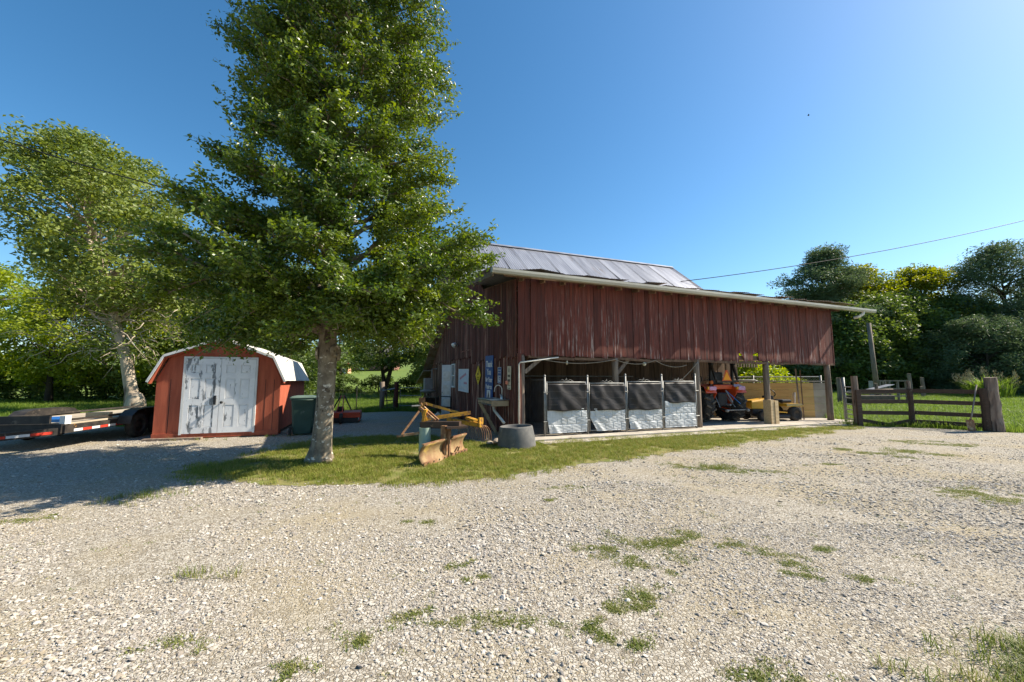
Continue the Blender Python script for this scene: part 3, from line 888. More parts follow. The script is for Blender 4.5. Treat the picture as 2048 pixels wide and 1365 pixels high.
x = -0.85; k = 0
while x < 13.35:      # lean-to roof
    w = 0.68; x1 = min(x + w, 13.42)
    lf = (rg.choice((0, 0, 0.02, 0.05)), rg.choice((0, 0, 0.03, 0.05)))
    if k in (1, 2): lf = ((0.0, 0.10), (0.10, 0.03))[k - 1]
    if k in (7, 12, 15, 18, 19): lf = (0.05, 0.08)
    tin('lean_roof_sheet', x, x1 + 0.05, (-0.40 + rg.uniform(-0.03, 0.03), 4.285 + 0.004 * (k % 3)), (3.1, 4.70 + 0.004 * (k % 3)), m_tin if k < 8 else m_rusttin, lf, waves=8, nlen=6)
    x = x1; k += 1
x = -0.85; k = 0
while x < 10.35:      # main roof, two courses of sheets
    x1 = min(x + 0.69, 10.42); e = 0.004 * (k % 3)
    tin('roof_sheet', x, x1 + 0.05, (2.72 + rg.uniform(-.02, .02), 4.69 + e), (3.8, 5.59 + e), m_tin, waves=8, nlen=1)
    tin('roof_sheet', x, x1 + 0.05, (3.62 + rg.uniform(-.03, .03), 5.46 + e), (5.62, 7.08 + e), m_tin, (rg.choice((0, 0.01, 0.03)), 0.0), waves=8, nlen=3)
    x = x1; k += 1
tin('back_roof', -0.85, 10.42, (8.6, 4.42), (5.58, 7.08), m_tin, waves=110, nlen=2)
tin('back_roof', -0.4, 10.42, (13.8, 1.92), (8.2, 4.6), m_rusttin, waves=100, nlen=2)
mb = MB(); mb.add([(-0.87, 5.46, 7.01), (-0.87, 5.6, 7.115), (-0.87, 5.74, 7.01), (10.45, 5.46, 7.01), (10.45, 5.6, 7.115), (10.45, 5.74, 7.01)], [(0, 3, 4, 1), (1, 4, 5, 2)]); mb.build('ridge_cap', m_tin, barn, solid=0.006)
mb = MB(); mb.bar((10.43, 2.78, 4.66), (10.43, 5.6, 7.01), 0.03, 0.12); mb.build('barge_board', m_greywood, barn)
mb = MB(); mb.bar((-0.80, 2.78, 4.66), (-0.80, 5.6, 7.01), 0.03, 0.12); mb.build('barge_board', m_greywood, barn)

# gutter: open trough with rolled lip
prof = [(-0.02, 0.0), (-0.11, 0.0), (-0.135, 0.06), (-0.135, 0.125), (-0.15, 0.125), (-0.15, 0.055), (-0.12, -0.014), (-0.006, -0.014), (-0.006, 0.11), (-0.02, 0.11)]
mb = MB()
for xa, xb, za, zb in ((-0.86, 14.42, 4.14, 4.075),):
    mb.prism(prof, lambda a, b: (xa, -0.40 + a, za + b * 0.85), lambda a, b: (xb, -0.40 + a, zb + b * 0.85))
gut = mb.build('gutter', m_gutter, barn)
MB().box((14.41, -0.478, 4.13), (0.012, 0.13, 0.13)).build('end_cap', m_gutter, gut)
MB().box((-0.865, -0.478, 4.195), (0.012, 0.13, 0.13)).build('end_cap', m_gutter, gut)
mb = MB(); mb.tube([(13.75, -0.47, 4.08), (13.75, -0.46, 3.99), (13.70, -0.36, 3.90), (13.62, -0.22, 3.86)], 0.05, 10); mb.build('downspout_elbow', m_pvc, gut, smooth=True)

# white window and open door on the left wall
win = MB()
for y0_, y1_, z0_, z1_ in ((6.95, 7.0, 1.24, 2.22), (7.57, 7.62, 1.24, 2.22), (6.95, 7.62, 2.17, 2.22), (6.95, 7.62, 1.22, 1.28), (6.97, 7.6, 1.70, 1.74)):
    win.box((-0.03, (y0_ + y1_) / 2, (z0_ + z1_) / 2), (0.05, y1_ - y0_, z1_ - z0_))
wo_ = win.build('window', m_white, barn)
m_glass = mk('dusty window glass', (0.10, 0.115, 0.115), (0.15, 0.16, 0.15), rough=0.12, spec=0.7, scale=8)
MB().box((-0.012, 7.285, 1.49), (0.006, 0.57, 0.42)).build('pane', m_glass, wo_)
MB().box((-0.012, 7.285, 1.955), (0.006, 0.57, 0.43)).build('pane', m_glass, wo_)
mb = MB(); mb.bar((-0.03, 7.74, 1.11), (-0.38, 7.95, 1.11), 0.04, 2.16)
dr = mb.build('door', m_white, barn)
mb = MB()
for z in (0.5, 1.1, 1.7): mb.bar((-0.075, 7.742, z), (-0.335, 7.898, z), 0.012, 0.42)
mb.build('door_panel', m_pvc, dr)
MB().tube([(-0.36, 7.90, 1.0), (-0.42, 7.86, 1.0)], 0.02, 8).build('handle', m_galv, dr)
MB().box((0.02, 8.17, 1.1), (0.02, 0.9, 2.2)).build('doorway_board', m_barnside, barn)
# white security lamp high on the wall
mb = MB(); mb.tube([(-0.02, 6.55, 2.95), (-0.14, 6.5, 2.98)], 0.03, 8); mb.tube([(-0.14, 6.45, 3.0), (-0.25, 6.4, 2.92)], [0.07, 0.11], 12)
mb.build('security_lamp', m_white, barn, smooth=True)
MB().box((-0.045, 5.2, 2.63), (0.02, 1.5, 0.035)).build('rail_strip', m_barnred, barn)
# small rear annexe with white downspout
ann = empty('barn_annexe', B(0, 13.4), BA, 'low brown annexe at the far left end of the barn', 'annexe')
mb = MB(); mb.box((1.0, 1.0, 0.85), (2.0, 2.0, 1.7)); mb.build('wall', m_barnside, ann)
mb = MB(); mb.add([(-0.45, -0.4, 2.05), (2.2, -0.4, 2.2), (2.2, 2.5, 1.45), (-0.45, 2.5, 1.35)], [(0, 1, 2, 3)]); mb.build('roof', m_rusttin, ann, solid=0.05)
m_blister = mk('peeling white pipe', (0.6, 0.62, 0.64), (0.5, 0.52, 0.55), rough=0.5, wear=(0.55, 0.65), wcol=(0.15, 0.12, 0.1), wscale=6)
mb = MB(); mb.tube([(-0.15, -0.28, 1.62), (-0.15, -0.3, 0.9), (-0.1, -0.28, 0.05)], 0.075, 8)
mb.build('downspout', m_blister, ann, smooth=True)

# conduit at the front corner, strung cords, hanging bulbs
mb = MB(); mb.tube([(0.0, -0.10, 0.12), (0.0, -0.10, 1.92), (0.04, -0.10, 1.97), (1.15, -0.06, 2.12)], 0.019, 8)
o = mb.build('white_conduit', m_pvc, loc=C0, rz=BA, smooth=True); tag(o, 'white pipe rising at the barn corner and bending along the lean-to', 'pipe')
MB().box((0.0, -0.10, 0.5), (0.0, 0.0, 0.0))
def cord(name, pts, r_, label, mat, sag=0.12, n=10):
    P_ = []
    for a, b in zip(pts, pts[1:]):
        for k in range(n):
            t_ = k / n; q = V(a).lerp(V(b), t_); q.z -= sag * 4 * t_ * (1 - t_); P_.append(q)
    P_.append(V(pts[-1]))
    o = MB().tube(P_, r_, 5).build(name, mat, smooth=True); return tag(o, label, 'cord')
m_cord = mk('grey cord', (0.34, 0.29, 0.22), rough=0.7)
cord('drooping_rope', [B(0.55, -0.06, 2.08), B(2.95, -0.06, 2.10), B(4.35, -0.06, 2.10), B(5.55, -0.05, 1.98)], 0.009, 'pale cord sagging across the lean-to above the kennel gates', m_cord)
cord('tie_rope', [B(6.0, -0.06, 2.08), B(5.35, -0.05, 1.55)], 0.010, 'short rope slanting down beside the third barn post', m_cord, sag=0.02)
m_bulb = mk('cloudy bulb glass', (0.6, 0.55, 0.42), rough=0.2, spec=0.6)
for k, (l, lab) in enumerate(((1.45, 'small bare bulb hanging left above the first kennel gate'), (4.02, 'larger hooded bulb hanging above the third kennel gate'))):
    t = empty('hanging_bulb', B(l, 0.02, 2.1), BA, lab, 'bulb')
    MB().tube([(0, 0, 0), (0, 0, -0.06)], 0.02 + 0.015 * k, 8).build('socket', m_darksteel, t)
    MB().lathe([(0.001, -0.20 + 0.03), (0.025 + 0.02 * k, -0.15), (0.032 + 0.025 * k, -0.11), (0.02 + 0.015 * k, -0.06)], 10).build('bulb', m_bulb, t, smooth=True)

# ------------------------------------------------------------------ garden shed
SA = R(19.4)
S0 = V((-9.14, 10.34, 0))
m_shedred = mk('red barn stain', (0.45, 0.115, 0.06), (0.34, 0.082, 0.044), scale=3, stretch=(3, 3, 0.4), rough=0.85, bump=0.3, bscale=25, wear2=(0.62, 0.78), wcol2=(0.22, 0.07, 0.045), wscale2=2.5, wstretch2=(3, 3, 0.7), wear=(0.70, 0.74), wcol=(0.5, 0.4, 0.33), wscale=14)
m_shedroof = mk('white roofing', (0.62, 0.60, 0.54), (0.50, 0.48, 0.43), scale=2, rough=0.7, wear=(0.66, 0.74), wcol=(0.4, 0.36, 0.3), wscale=4)


def doormat(name, lo, hi):
    m = mk(name, (0.84, 0.84, 0.84), (0.76, 0.76, 0.77), scale=5, rough=0.6, wear=(lo, hi), wcol=(0.23, 0.24, 0.25), wscale=2.6, wstretch=(2.6, 2.6, 0.8),
           wear2=(0.64, 0.68), wcol2=(0.25, 0.25, 0.26), wscale2=7, wstretch2=(3, 3, 0.5))
    return m


m_doorl = doormat('peeling white door', 0.52, 0.58)
m_doorr = doormat('white door paint', 0.63, 0.67)
shed = empty('garden_shed', S0, SA, 'small red gambrel shed with white double doors', 'shed')
W_, D_ = 2.81, 4.36
prf = [(-0.03, 1.53), (0.22, 2.12), (1.405, 2.60), (2.59, 2.12), (2.84, 1.53)]
poly = [(0, 0.12), (W_, 0.12), (W_, 1.56)] + prf[::-1][1:4] + [(0, 1.56)]
poly = [(0, 0.12), (W_, 0.12), (W_, 1.55), (2.57, 2.11), (1.405, 2.585), (0.24, 2.11), (0, 1.55)]
# front wall built as sheets round the doorway
for nm, pl in (('front_panel', [(0, .12), (.60, .12), (.60, 2.255), (.24, 2.11), (0, 1.55)]), ('front_panel', [(2.215, .12), (W_, .12), (W_, 1.55), (2.57, 2.11), (2.215, 2.255)]),
               ('gable_panel', [(.604, 2.14), (2.211, 2.14), (2.211, 2.257), (1.405, 2.585), (.604, 2.257)])):
    MB().prism(pl, lambda a, b: (a, 0.0, b), lambda a, b: (a, 0.02, b)).build(nm, m_shedred, shed)
for x in (0.30, 2.45, 2.66): MB().box((x, -0.001, 0.84), (0.011, 0.006, 1.40)).build('groove', m_ink, shed)
MB().prism(poly, lambda a, b: (a, D_ - 0.02, b), lambda a, b: (a, D_, b)).build('back_wall', m_shedred, shed)
for x in (0.01, W_ - 0.01):
    n = 7
    for k in range(n):
        y0, y1 = 0.02 + (D_ - 0.04) * k / n, 0.02 + (D_ - 0.04) * (k + 1) / n
        MB().box((x, (y0 + y1) / 2, 0.84), (0.02, y1 - y0 - 0.008, 1.44)).build('side_panel', m_shedred, shed)
MB().box((W_ / 2, 0.35, 0.08), (W_ + 0.01, 0.06, 0.14)).build('skid', m_shedred, shed)
MB().box((W_ / 2, 0.0, 0.085), (W_ + 0.02, 0.05, 0.13)).build('sill_board', m_shedred, shed)
MB().box((W_ / 2, D_ / 2 + .2, 0.10), (W_ - 0.05, D_ - 0.5, 0.03)).build('floor', m_rafter, shed)
# roof: four slopes with a thin edge
oh = [(-0.14, 1.50), (0.165, 2.165), (1.405, 2.66), (2.645, 2.165), (2.95, 1.50)]
for a, b in zip(oh, oh[1:]):
    for k in range(3):
        ya, yb = -0.16 + 4.68 * k / 3, -0.16 + 4.68 * (k + 1) / 3 - 0.006
        MB().add([(a[0], ya, a[1]), (b[0], ya, b[1]), (b[0], yb, b[1]), (a[0], yb, a[1])], [(0, 1, 2, 3)]).build('roof_sheet', m_shedroof, shed, solid=0.022)
for a, b in zip(oh, oh[1:]):
    MB().bar((a[0], -0.165, a[1] - 0.03), (b[0], -0.165, b[1] - 0.03), 0.02, 0.05).build('rake_trim', m_white, shed)
    MB().bar((a[0] * .98 + .028, -0.07, a[1] - 0.07), (b[0] * .98 + .028, -0.07, b[1] - 0.07), 0.16, 0.02).build('soffit', m_shedred, shed)
# door frame and doors
for x, w in ((0.585, 0.05), (2.225, 0.05)): MB().box((x, -0.022, 1.12), (w, 0.04, 2.03)).build('door_trim', m_white, shed)
MB().box((1.405, -0.022, 2.115), (1.69, 0.042, 0.05)).build('door_trim', m_white, shed)
for side, (xa, xb, mt) in enumerate(((0.615, 1.392, m_doorl), (1.402, 2.195, m_doorr))):
    dr = empty('door', (0, 0, 0)); dr.parent = shed
    w = xb - xa; st = 0.115; cm = 0.11
    cols = [(xa + st, xa + st + (w - 2 * st - cm) / 2), (xb - st - (w - 2 * st - cm) / 2, xb - st)]
    rows = [(0.28, 0.86), (1.02, 1.56), (1.70, 1.93)]
    fr = MB()
    zc = [0.13, 0.28, 0.86, 1.02, 1.56, 1.70, 1.93, 2.085]
    fr.box(((xa + cols[0][0]) / 2, -0.02, 1.1075), (st, 0.035, 1.955)); fr.box(((xb + cols[1][1]) / 2, -0.02, 1.1075), (st, 0.035, 1.955))
    fr.box(((cols[0][1] + cols[1][0]) / 2, -0.02, 1.1075), (cm, 0.0345, 1.955))
    for za, zb in ((0.13, .28), (.86, 1.02), (1.56, 1.70), (1.93, 2.085)):
        for c in cols: fr.box(((c[0] + c[1]) / 2, -0.02, (za + zb) / 2), (c[1] - c[0], 0.034, zb - za))
    fr.build('door_leaf', mt, dr)
    for c in cols:
        for za, zb in rows:
            p_ = MB(); cx, cz, hw, hh = (c[0] + c[1]) / 2, (za + zb) / 2, (c[1] - c[0]) / 2, (zb - za) / 2
            i = 0.035
            vs = [(cx - hw, -0.012, cz - hh), (cx + hw, -0.012, cz - hh), (cx + hw, -0.012, cz + hh), (cx - hw, -0.012, cz + hh),
                  (cx - hw + i, -0.031, cz - hh + i), (cx + hw - i, -0.031, cz - hh + i), (cx + hw - i, -0.031, cz + hh - i), (cx - hw + i, -0.031, cz + hh - i)]
            p_.add(vs, [(4, 5, 6, 7), (0, 1, 5, 4), (1, 2, 6, 5), (2, 3, 7, 6), (3, 0, 4, 7)])
            p_.build('door_panel', mt, dr)
    if side == 0: MB().box((1.30, -0.05, 0.99), (0.06, 0.03, 0.24)).build('hasp', m_black, dr, bevel=0.006)
    else: MB().lathe([(0.02, 0), (0.018, -0.05), (0.036, -0.06), (0.036, -0.085), (0.01, -0.10)], 12, (1.47, -0.035, 0.93), 'Y').build('knob', m_black, dr, smooth=True)
# plank lying before it
o = MB().box((0, 0, 0.03), (1.25, 0.14, 0.05)).build('ground_board', m_greywood, loc=S0 + V((0.55, -0.02, 0)), rz=R(16)); tag(o, 'loose grey board lying on gravel before the shed', 'board')

# ------------------------------------------------------------------ wheeled bin
m_bin = mk('dark green bin plastic', (0.030, 0.060, 0.048), (0.04, 0.075, 0.06), rough=0.5, wear=(0.62, 0.7), wcol=(0.09, 0.12, 0.10), wscale=5)
m_binlid = mk('faded bin lid', (0.12, 0.17, 0.14), (0.09, 0.13, 0.11), rough=0.55)
t = empty('wheeled_bin', (-5.93, 11.55, 0), R(22), 'dark green wheeled rubbish bin beside the red shed', 'bin')
mb = MB()
sec = [(0.04, 0.24, 0.27), (0.12, 0.25, 0.28), (0.75, 0.29, 0.33), (0.95, 0.305, 0.35), (0.98, 0.325, 0.37), (1.0, 0.325, 0.37)]
def rrect(hx, hy, z, r_=0.06, n=4):
    out = []
    for cx, cy, a0 in ((hx - r_, hy - r_, 0), (-hx + r_, hy - r_, 90), (-hx + r_, -hy + r_, 180), (hx - r_, -hy + r_, 270)):
        for k in range(n + 1):
            a = R(a0 + 90 * k / n); out.append((cx + r_ * math.cos(a), cy + r_ * math.sin(a), z))
    return out
rings = [rrect(hx, hy, z) for z, hx, hy in sec]
def loft(mb, rings, cap=True):
    n = len(rings[0]); vs = [p for r_ in rings for p in r_]; fs = []
    for i in range(len(rings) - 1):
        for k in range(n):
            a, b = i * n + k, i * n + (k + 1) % n; fs.append((a, b, b + n, a + n))
    if cap: fs += [tuple(range(n - 1, -1, -1)), tuple((len(rings) - 1) * n + k for k in range(n))]
    return mb.add(vs, fs)
loft(mb, rings).build('body', m_bin, t, smooth=False)
loft(MB(), [rrect(0.34, 0.39, 1.005), rrect(0.345, 0.395, 1.03), rrect(0.31, 0.36, 1.065), rrect(0.2, 0.22, 1.085)]).build('lid', m_binlid, t)
MB().tube([(-0.26, -0.43, 0.97), (0.26, -0.43, 0.97)], 0.016, 8).build('handle', m_bin, t, smooth=True)
for sx in (-0.29, 0.29):
    w_ = MB().lathe([(0.05, -0.03), (0.11, -0.03), (0.125, 0), (0.11, 0.03), (0.05, 0.03)], 18, (sx, -0.30, 0.125), 'X').build('wheel', m_rubber, t, smooth=True)
    MB().lathe([(0.0, -0.031), (0.05, -0.031), (0.05, 0.031), (0.0, 0.031)], 10, (sx, -0.30, 0.125), 'X').build('hub', m_galv, w_)

# ------------------------------------------------------------------ flatbed trailer
m_deck = mk('pale deck boards', (0.42, 0.36, 0.27), (0.33, 0.27, 0.20), scale=4, stretch=(4, 0.4, 4), rough=0.9, var=0.12)
m_trblack = mk('worn black trailer paint', (0.022, 0.020, 0.019), (0.05, 0.042, 0.035), scale=4, rough=0.5, wear=(0.60, 0.70), wcol=(0.15, 0.12, 0.09), wscale=6)
m_tapered = mk('red reflective tape', (0.55, 0.05, 0.03), (0.48, 0.04, 0.025), rough=0.35)
m_tapewht = mk('white reflective tape', (0.75, 0.75, 0.75), rough=0.35)
tr = empty('flatbed_trailer', (-10.78, 8.7, 0), R(12), 'black flatbed car trailer with red and white reflective tape', 'trailer')
HW = 0.98
for s in (-1, 1):
    MB().box((s * HW, 2.9, 0.44), (0.06, 5.8, 0.17)).build('side_rail', m_trblack, tr)
    MB().box((s * (HW - 0.03), 2.9, 0.635), (0.05, 5.7, 0.05)).build('rub_rail', m_trblack, tr)
    # tongue beam running in to the coupler
    MB().bar((s * 0.90, 0.05, 0.40), (s * 0.07, -2.35, 0.40), 0.075, 0.15).build('tongue_beam', m_trblack, tr)
    for k in range(6):
        a = V((s * 0.85, -0.12, 0)); b = V((s * 0.12, -2.22, 0)); t0 = a.lerp(b, k / 6); t1 = a.lerp(b, (k + 1) / 6 - 0.004)
        n_ = V((s * 2.4, -0.83, 0)).normalized() * 0.041
        MB().bar(t0 + n_ + V((0, 0, .385)), t1 + n_ + V((0, 0, .385)), 0.003, 0.055).build('reflective_strip', (m_tapered, m_tapewht)[k % 2], tr)
    for k in range(6):
        MB().box((s * (HW + 0.032), 0.35 + k * 0.25, 0.40), (0.003, 0.235, 0.055)).build('reflective_strip', (m_tapewht, m_tapered)[k % 2], tr)
    # fender and tandem wheels
    fy = 2.4
    arc = [(fy - 0.90, 0.40), (fy - 0.86, 0.60), (fy - 0.68, 0.73), (fy - 0.4, 0.77), (fy + 0.4, 0.77), (fy + 0.68, 0.73), (fy + 0.86, 0.60), (fy + 0.90, 0.40)]
    mb = MB(); vs = []; fs = []
    for y, z in arc: vs += [(s * (HW + 0.04), y, z), (s * (HW + 0.34), y, z)]
    for k in range(len(arc) - 1): fs.append((2 * k, 2 * k + 1, 2 * k + 3, 2 * k + 2))
    fd = mb.add(vs, fs).build('fender', m_trblack, tr, solid=0.012)
    MB().prism(arc, lambda a, b: (s * (HW + 0.045), a, b - 0.004), lambda a, b: (s * (HW + 0.060), a, b - 0.004)).build('fender_web', m_trblack, fd)
    for y in (fy - 0.43, fy + 0.43):
        w_ = MB().lathe([(0.19, -0.09), (0.28, -0.10), (0.315, -0.07), (0.33, 0), (0.315, 0.07), (0.28, 0.10), (0.19, 0.09)], 24, (s * (HW + 0.19), y, 0.33), 'X').build('wheel', m_rubber, tr, smooth=True)
        MB().lathe([(0.0, -0.06), (0.08, -0.07), (0.10, -0.03), (0.19, -0.02), (0.205, -0.085)] if s < 0 else [(0.205, 0.085), (0.19, 0.02), (0.10, 0.03), (0.08, 0.07), (0.0, 0.06)], 20, (s * (HW + 0.19), y, 0.33), 'X').build('rim', m_darksteel, w_, smooth=True)
for k in range(9):
    x = -0.86 + k * 0.215; MB().box((x, 2.9, 0.555), (0.205, 5.7, 0.04)).build('deck_board', m_deck, tr)
MB().box((0, 0.0, 0.46), (1.92, 0.07, 0.20)).build('front_beam', m_trblack, tr)
MB().box((-0.1, -0.06, 0.66), (1.75, 0.05, 0.17)).build('stop_rail', m_trblack, tr)
mb = MB()
for k in range(6): mb.box((0, 0.5 + k * 1.0, 0.47), (1.88, 0.06, 0.10))
mb.build('cross_member', m_trblack, tr)
MB().box((0, -2.45, 0.42), (0.16, 0.35, 0.12)).build('coupler', m_darksteel, tr, bevel=0.02)
MB().tube([(0, -2.0, 0.05), (0, -2.0, 0.75)], 0.035, 10).build('jack', m_darksteel, tr)
MB().box((0.93, 0.10, 0.64), (0.10, 0.16, 0.18)).build('stake_bracket', m_white, tr)
m_amber = mk('amber lens', (0.75, 0.33, 0.03), rough=0.25)
MB().lathe([(0, -0.01), (0.035, -0.008), (0.035, 0.0)], 12, (HW + 0.038, 0.25, 0.50), 'X').build('marker_lamp', m_amber, tr)
# loose things on the deck
m_strap = mk('blue webbing', (0.03, 0.15, 0.42), (0.04, 0.2, 0.5), rough=0.7)
def ontr(x, y, z): return tr.matrix_basis @ V((x, y, z))
bpy.context.view_layer.update()
Mtr = Matrix.Translation(tr.location) @ Matrix.Rotation(R(12), 4, 'Z')
o = MB().box((0, 0, 0.035), (0.42, 0.24, 0.07)).box((0.06, 0.02, 0.09), (0.26, 0.14, 0.05), rz=0.4).box((-0.2, 0.1, 0.03), (0.3, 0.05, 0.05), rz=0.6).build('ratchet_straps', m_strap, loc=Mtr @ V((0.55, 0.35, 0.576)), rz=R(10)); tag(o, 'heap of blue ratchet straps on the trailer deck', 'straps')
o = MB().box((0, 0, 0.07), (0.46, 0.16, 0.14), rz=0.2).build('wood_block', m_tan, loc=Mtr @ V((0.72, 1.35, 0.576)), rz=R(10), bevel=0.012); tag(o, 'pale wooden chock block on the trailer deck', 'block')
m_orange = mk('orange plastic', (0.65, 0.16, 0.03), rough=0.5)
o = MB().box((0, 0, 0.05), (0.22, 0.05, 0.04), rz=0.3).box((-0.12, 0, 0.06), (0.06, 0.1, 0.06)).build('orange_clamp', m_orange, loc=Mtr @ V((0.1, 0.8, 0.576)), rz=0); tag(o, 'small orange clamp beside the blue straps on trailer', 'clamp')

# ------------------------------------------------------------------ red rotary cutter behind the big tree
m_redpaint = mk('orange red machine enamel', (0.52, 0.065, 0.025), (0.42, 0.05, 0.02), rough=0.45, wear=(0.64, 0.72), wcol=(0.2, 0.1, 0.06), wscale=6)
t = empty('rotary_cutter', (-6.35, 15.0, 0), R(18), 'orange red tractor mower deck parked behind the big tree', 'mower deck')
MB().box((0, 0, 0.34), (1.4, 1.3, 0.07)).build('deck', m_redpaint, t, bevel=0.02)
MB().box((0, -0.65, 0.27), (1.42, 0.03, 0.16)).build('skirt', m_redpaint, t)
MB().box((0, -0.64, 0.12), (1.3, 0.02, 0.20)).build('rubber_flap', m_black, t)
for s in (-1, 1):
    MB().box((s * 0.7, 0, 0.22), (0.03, 1.3, 0.28)).build('side_skirt', m_redpaint, t)
    MB().tube([(s * 0.35, 0.5, 0.36), (s * 0.05, 0.65, 0.95)], 0.025, 8).build('hitch_arm', m_darksteel, t)
    MB().tube([(s * 0.1, -0.45, 0.38), (s * 0.05, 0.62, 0.93)], 0.018, 8).build('brace', m_redpaint, t)
MB().lathe([(0.0, 0.56), (0.10, 0.55), (0.13, 0.37)], 12).build('gearbox', m_darksteel, t)
MB().lathe([(0.0, -0.04), (0.17, -0.05), (0.19, 0), (0.17, 0.05), (0.0, 0.04)], 16, (0.1, -0.95, 0.19), 'X').build('tail_wheel', m_rubber, t, smooth=True)
MB().bar((0.1, -0.65, 0.36), (0.1, -0.95, 0.24), 0.05, 0.05).build('wheel_arm', m_redpaint, t)

# ------------------------------------------------------------------ rear blade (grader) on the grass
A_ = V((-1.56, 7.15, 0)); E_ = V((-0.98, 8.66, 0)); Lb = (E_ - A_).length; ang = math.atan2(E_.y - A_.y, E_.x - A_.x)
bl_ = empty('grader_blade', A_, ang, 'rusty tractor grader blade standing on the grass strip', 'grader blade')
# local x along blade, local y to the left (behind)
def curve(v_): a = v_; return (0.10 * (1 - (2 * a - 1) ** 2) * 1.0 - 0.02, 0.36 * a)
m_bladeface = mk('rust worn yellow blade', (0.30, 0.21, 0.10), (0.20, 0.11, 0.055), scale=4, rough=0.7, metal=0.2, wear=(0.56, 0.66), wcol=(0.48, 0.33, 0.09), wscale=3.0, wear2=(0.6, 0.72), wcol2=(0.22, 0.10, 0.05), wscale2=5)
for x0, x1 in ((0.0, 0.80), (0.98, Lb)):
    MB().grid(lambda u_, v_: (x0 + (x1 - x0) * u_, curve(v_)[0], curve(v_)[1] + 0.02), 6, 8).build('moldboard', m_bladeface, bl_, smooth=True, solid=0.014)
    MB().box(((x0 + x1) / 2, -0.03, 0.045), (x1 - x0, 0.014, 0.07)).build('cutting_edge', m_rust, bl_)
    for k in range(4): MB().lathe([(0, -0.012), (0.016, -0.01), (0.016, 0)], 8, (x0 + 0.12 + k * (x1 - x0 - 0.24) / 3, -0.038, 0.05), 'Y').build('bolt', m_darksteel, bl_)
    MB().bar((x0, 0.0, 0.385), (x1, 0.0, 0.385), 0.05, 0.02).build('top_rib', m_rust, bl_)
MB().box((0.89, 0.06, 0.33), (0.24, 0.10, 0.60)).build('pivot_plate', m_rust, bl_)
MB().tube([(0.84, -0.04, 0.03), (0.84, -0.04, 0.52)], 0.025, 8).build('pivot_pin', m_rust, bl_)
mb = MB(); mb.tube([(1.02, -0.06, 0.1), (1.06, -0.11, 0.2), (1.13, -0.11, 0.2), (1.16, -0.06, 0.1)], 0.016, 6); mb.build('hook', m_rust, bl_)
# beam and hitch mast, in world axes
def bw(name, mat, fn):
    mb = MB(); fn(mb); o = mb.build(name, mat, bl_)
    o.matrix_parent_inverse = (Matrix.Translation(A_) @ Matrix.Rotation(ang, 4, 'Z')).inverted(); return o
m_brown = mk('brown rusted beam', (0.085, 0.052, 0.035), (0.05, 0.035, 0.028), scale=4, rough=0.6, metal=0.3, wear=(0.6, 0.7), wcol=(0.2, 0.12, 0.07), wscale=6)
bw('beam', m_brown, lambda m: m.bar((-1.82, 8.15, 0.62), (-1.02, 8.0, 0.64), 0.14, 0.13))
bw('turntable', m_brown, lambda m: m.box((-1.12, 8.02, 0.60), (0.42, 0.36, 0.04), rz=0.4))
bw('mast', m_yellow, lambda m: m.bar((-1.83, 8.2, 0.50), (-1.74, 8.2, 0.92), 0.16, 0.05))
bw('mast_link', m_rust, lambda m: m.bar((-1.88, 8.2, 0.97), (-1.55, 8.18, 0.70), 0.05, 0.05))
bw('mast_link', m_rust, lambda m: m.bar((-1.83, 8.32, 0.97), (-1.50, 8.25, 0.70), 0.04, 0.05))
bw('brace', m_rust, lambda m: m.bar((-1.86, 8.12, 0.90), (-2.15, 7.95, 0.46), 0.025, 0.04))
bw('lower_arm', m_rust, lambda m: m.bar((-2.16, 7.93, 0.44), (-1.62, 8.05, 0.50), 0.04, 0.045))
bw('hitch_pin', m_rust, lambda m: m.tube([(-2.24, 7.95, 0.42), (-2.10, 7.93, 0.44)], 0.022, 8))
bw('lift_lug', m_rust, lambda m: m.tube([(-1.88, 8.2, 0.97), (-1.87, 8.2, 1.03), (-1.84, 8.2, 1.05), (-1.82, 8.2, 1.0)], 0.014, 6))
bw('lift_lug', m_rust, lambda m: m.tube([(-1.80, 8.26, 0.97), (-1.79, 8.26, 1.03), (-1.76, 8.26, 1.05), (-1.74, 8.26, 1.0)], 0.014, 6))
bw('top_pin', m_galv, lambda m: m.tube([(-2.02, 8.15, 0.99), (-1.85, 8.2, 1.0)], 0.018, 8))

# pale green pipe standing behind the blade
m_mint = mk('pale green pipe enamel', (0.36, 0.45, 0.36), (0.28, 0.36, 0.29), rough=0.5, wear=(0.62, 0.7), wcol=(0.2, 0.2, 0.15), wscale=6)
o = MB().lathe([(0.10, 0), (0.115, 0.0), (0.115, 0.58), (0.10, 0.58), (0.10, 0.02)], 20).build('green_pipe', m_mint, loc=(-1.72, 8.05, 0), smooth=False); tag(o, 'pale green pipe section standing behind the grader blade', 'pipe')

# ------------------------------------------------------------------ yellow landscape rake
rk = empty('landscape_rake', (-1.45, 10.2, 0), 0, 'yellow landscape rake with curved rusty tines beside the barn', 'rake')
P = lambda x, y, z: (x + 1.45, y - 10.2, z)
MB().bar(P(-2.05, 9.6, 0.55), P(-2.15, 9.6, 1.02), 0.06, 0.09).build('mast', m_yellow, rk)
MB().box(P(-2.14, 9.6, 1.04), (0.13, 0.10, 0.12)).build('mast_head', m_rust, rk)
MB().bar(P(-2.10, 9.6, 0.98), P(-1.25, 10.1, 0.68), 0.05, 0.06).build('top_brace', m_yellow, rk)
MB().bar(P(-2.05, 9.62, 0.60), P(-1.02, 9.95, 0.72), 0.08, 0.085).build('draw_bar', m_yellow, rk)
MB().bar(P(-1.65, 10.5, 0.50), P(-0.72, 9.55, 0.46), 0.10, 0.09).build('tine_beam', m_yellow, rk)
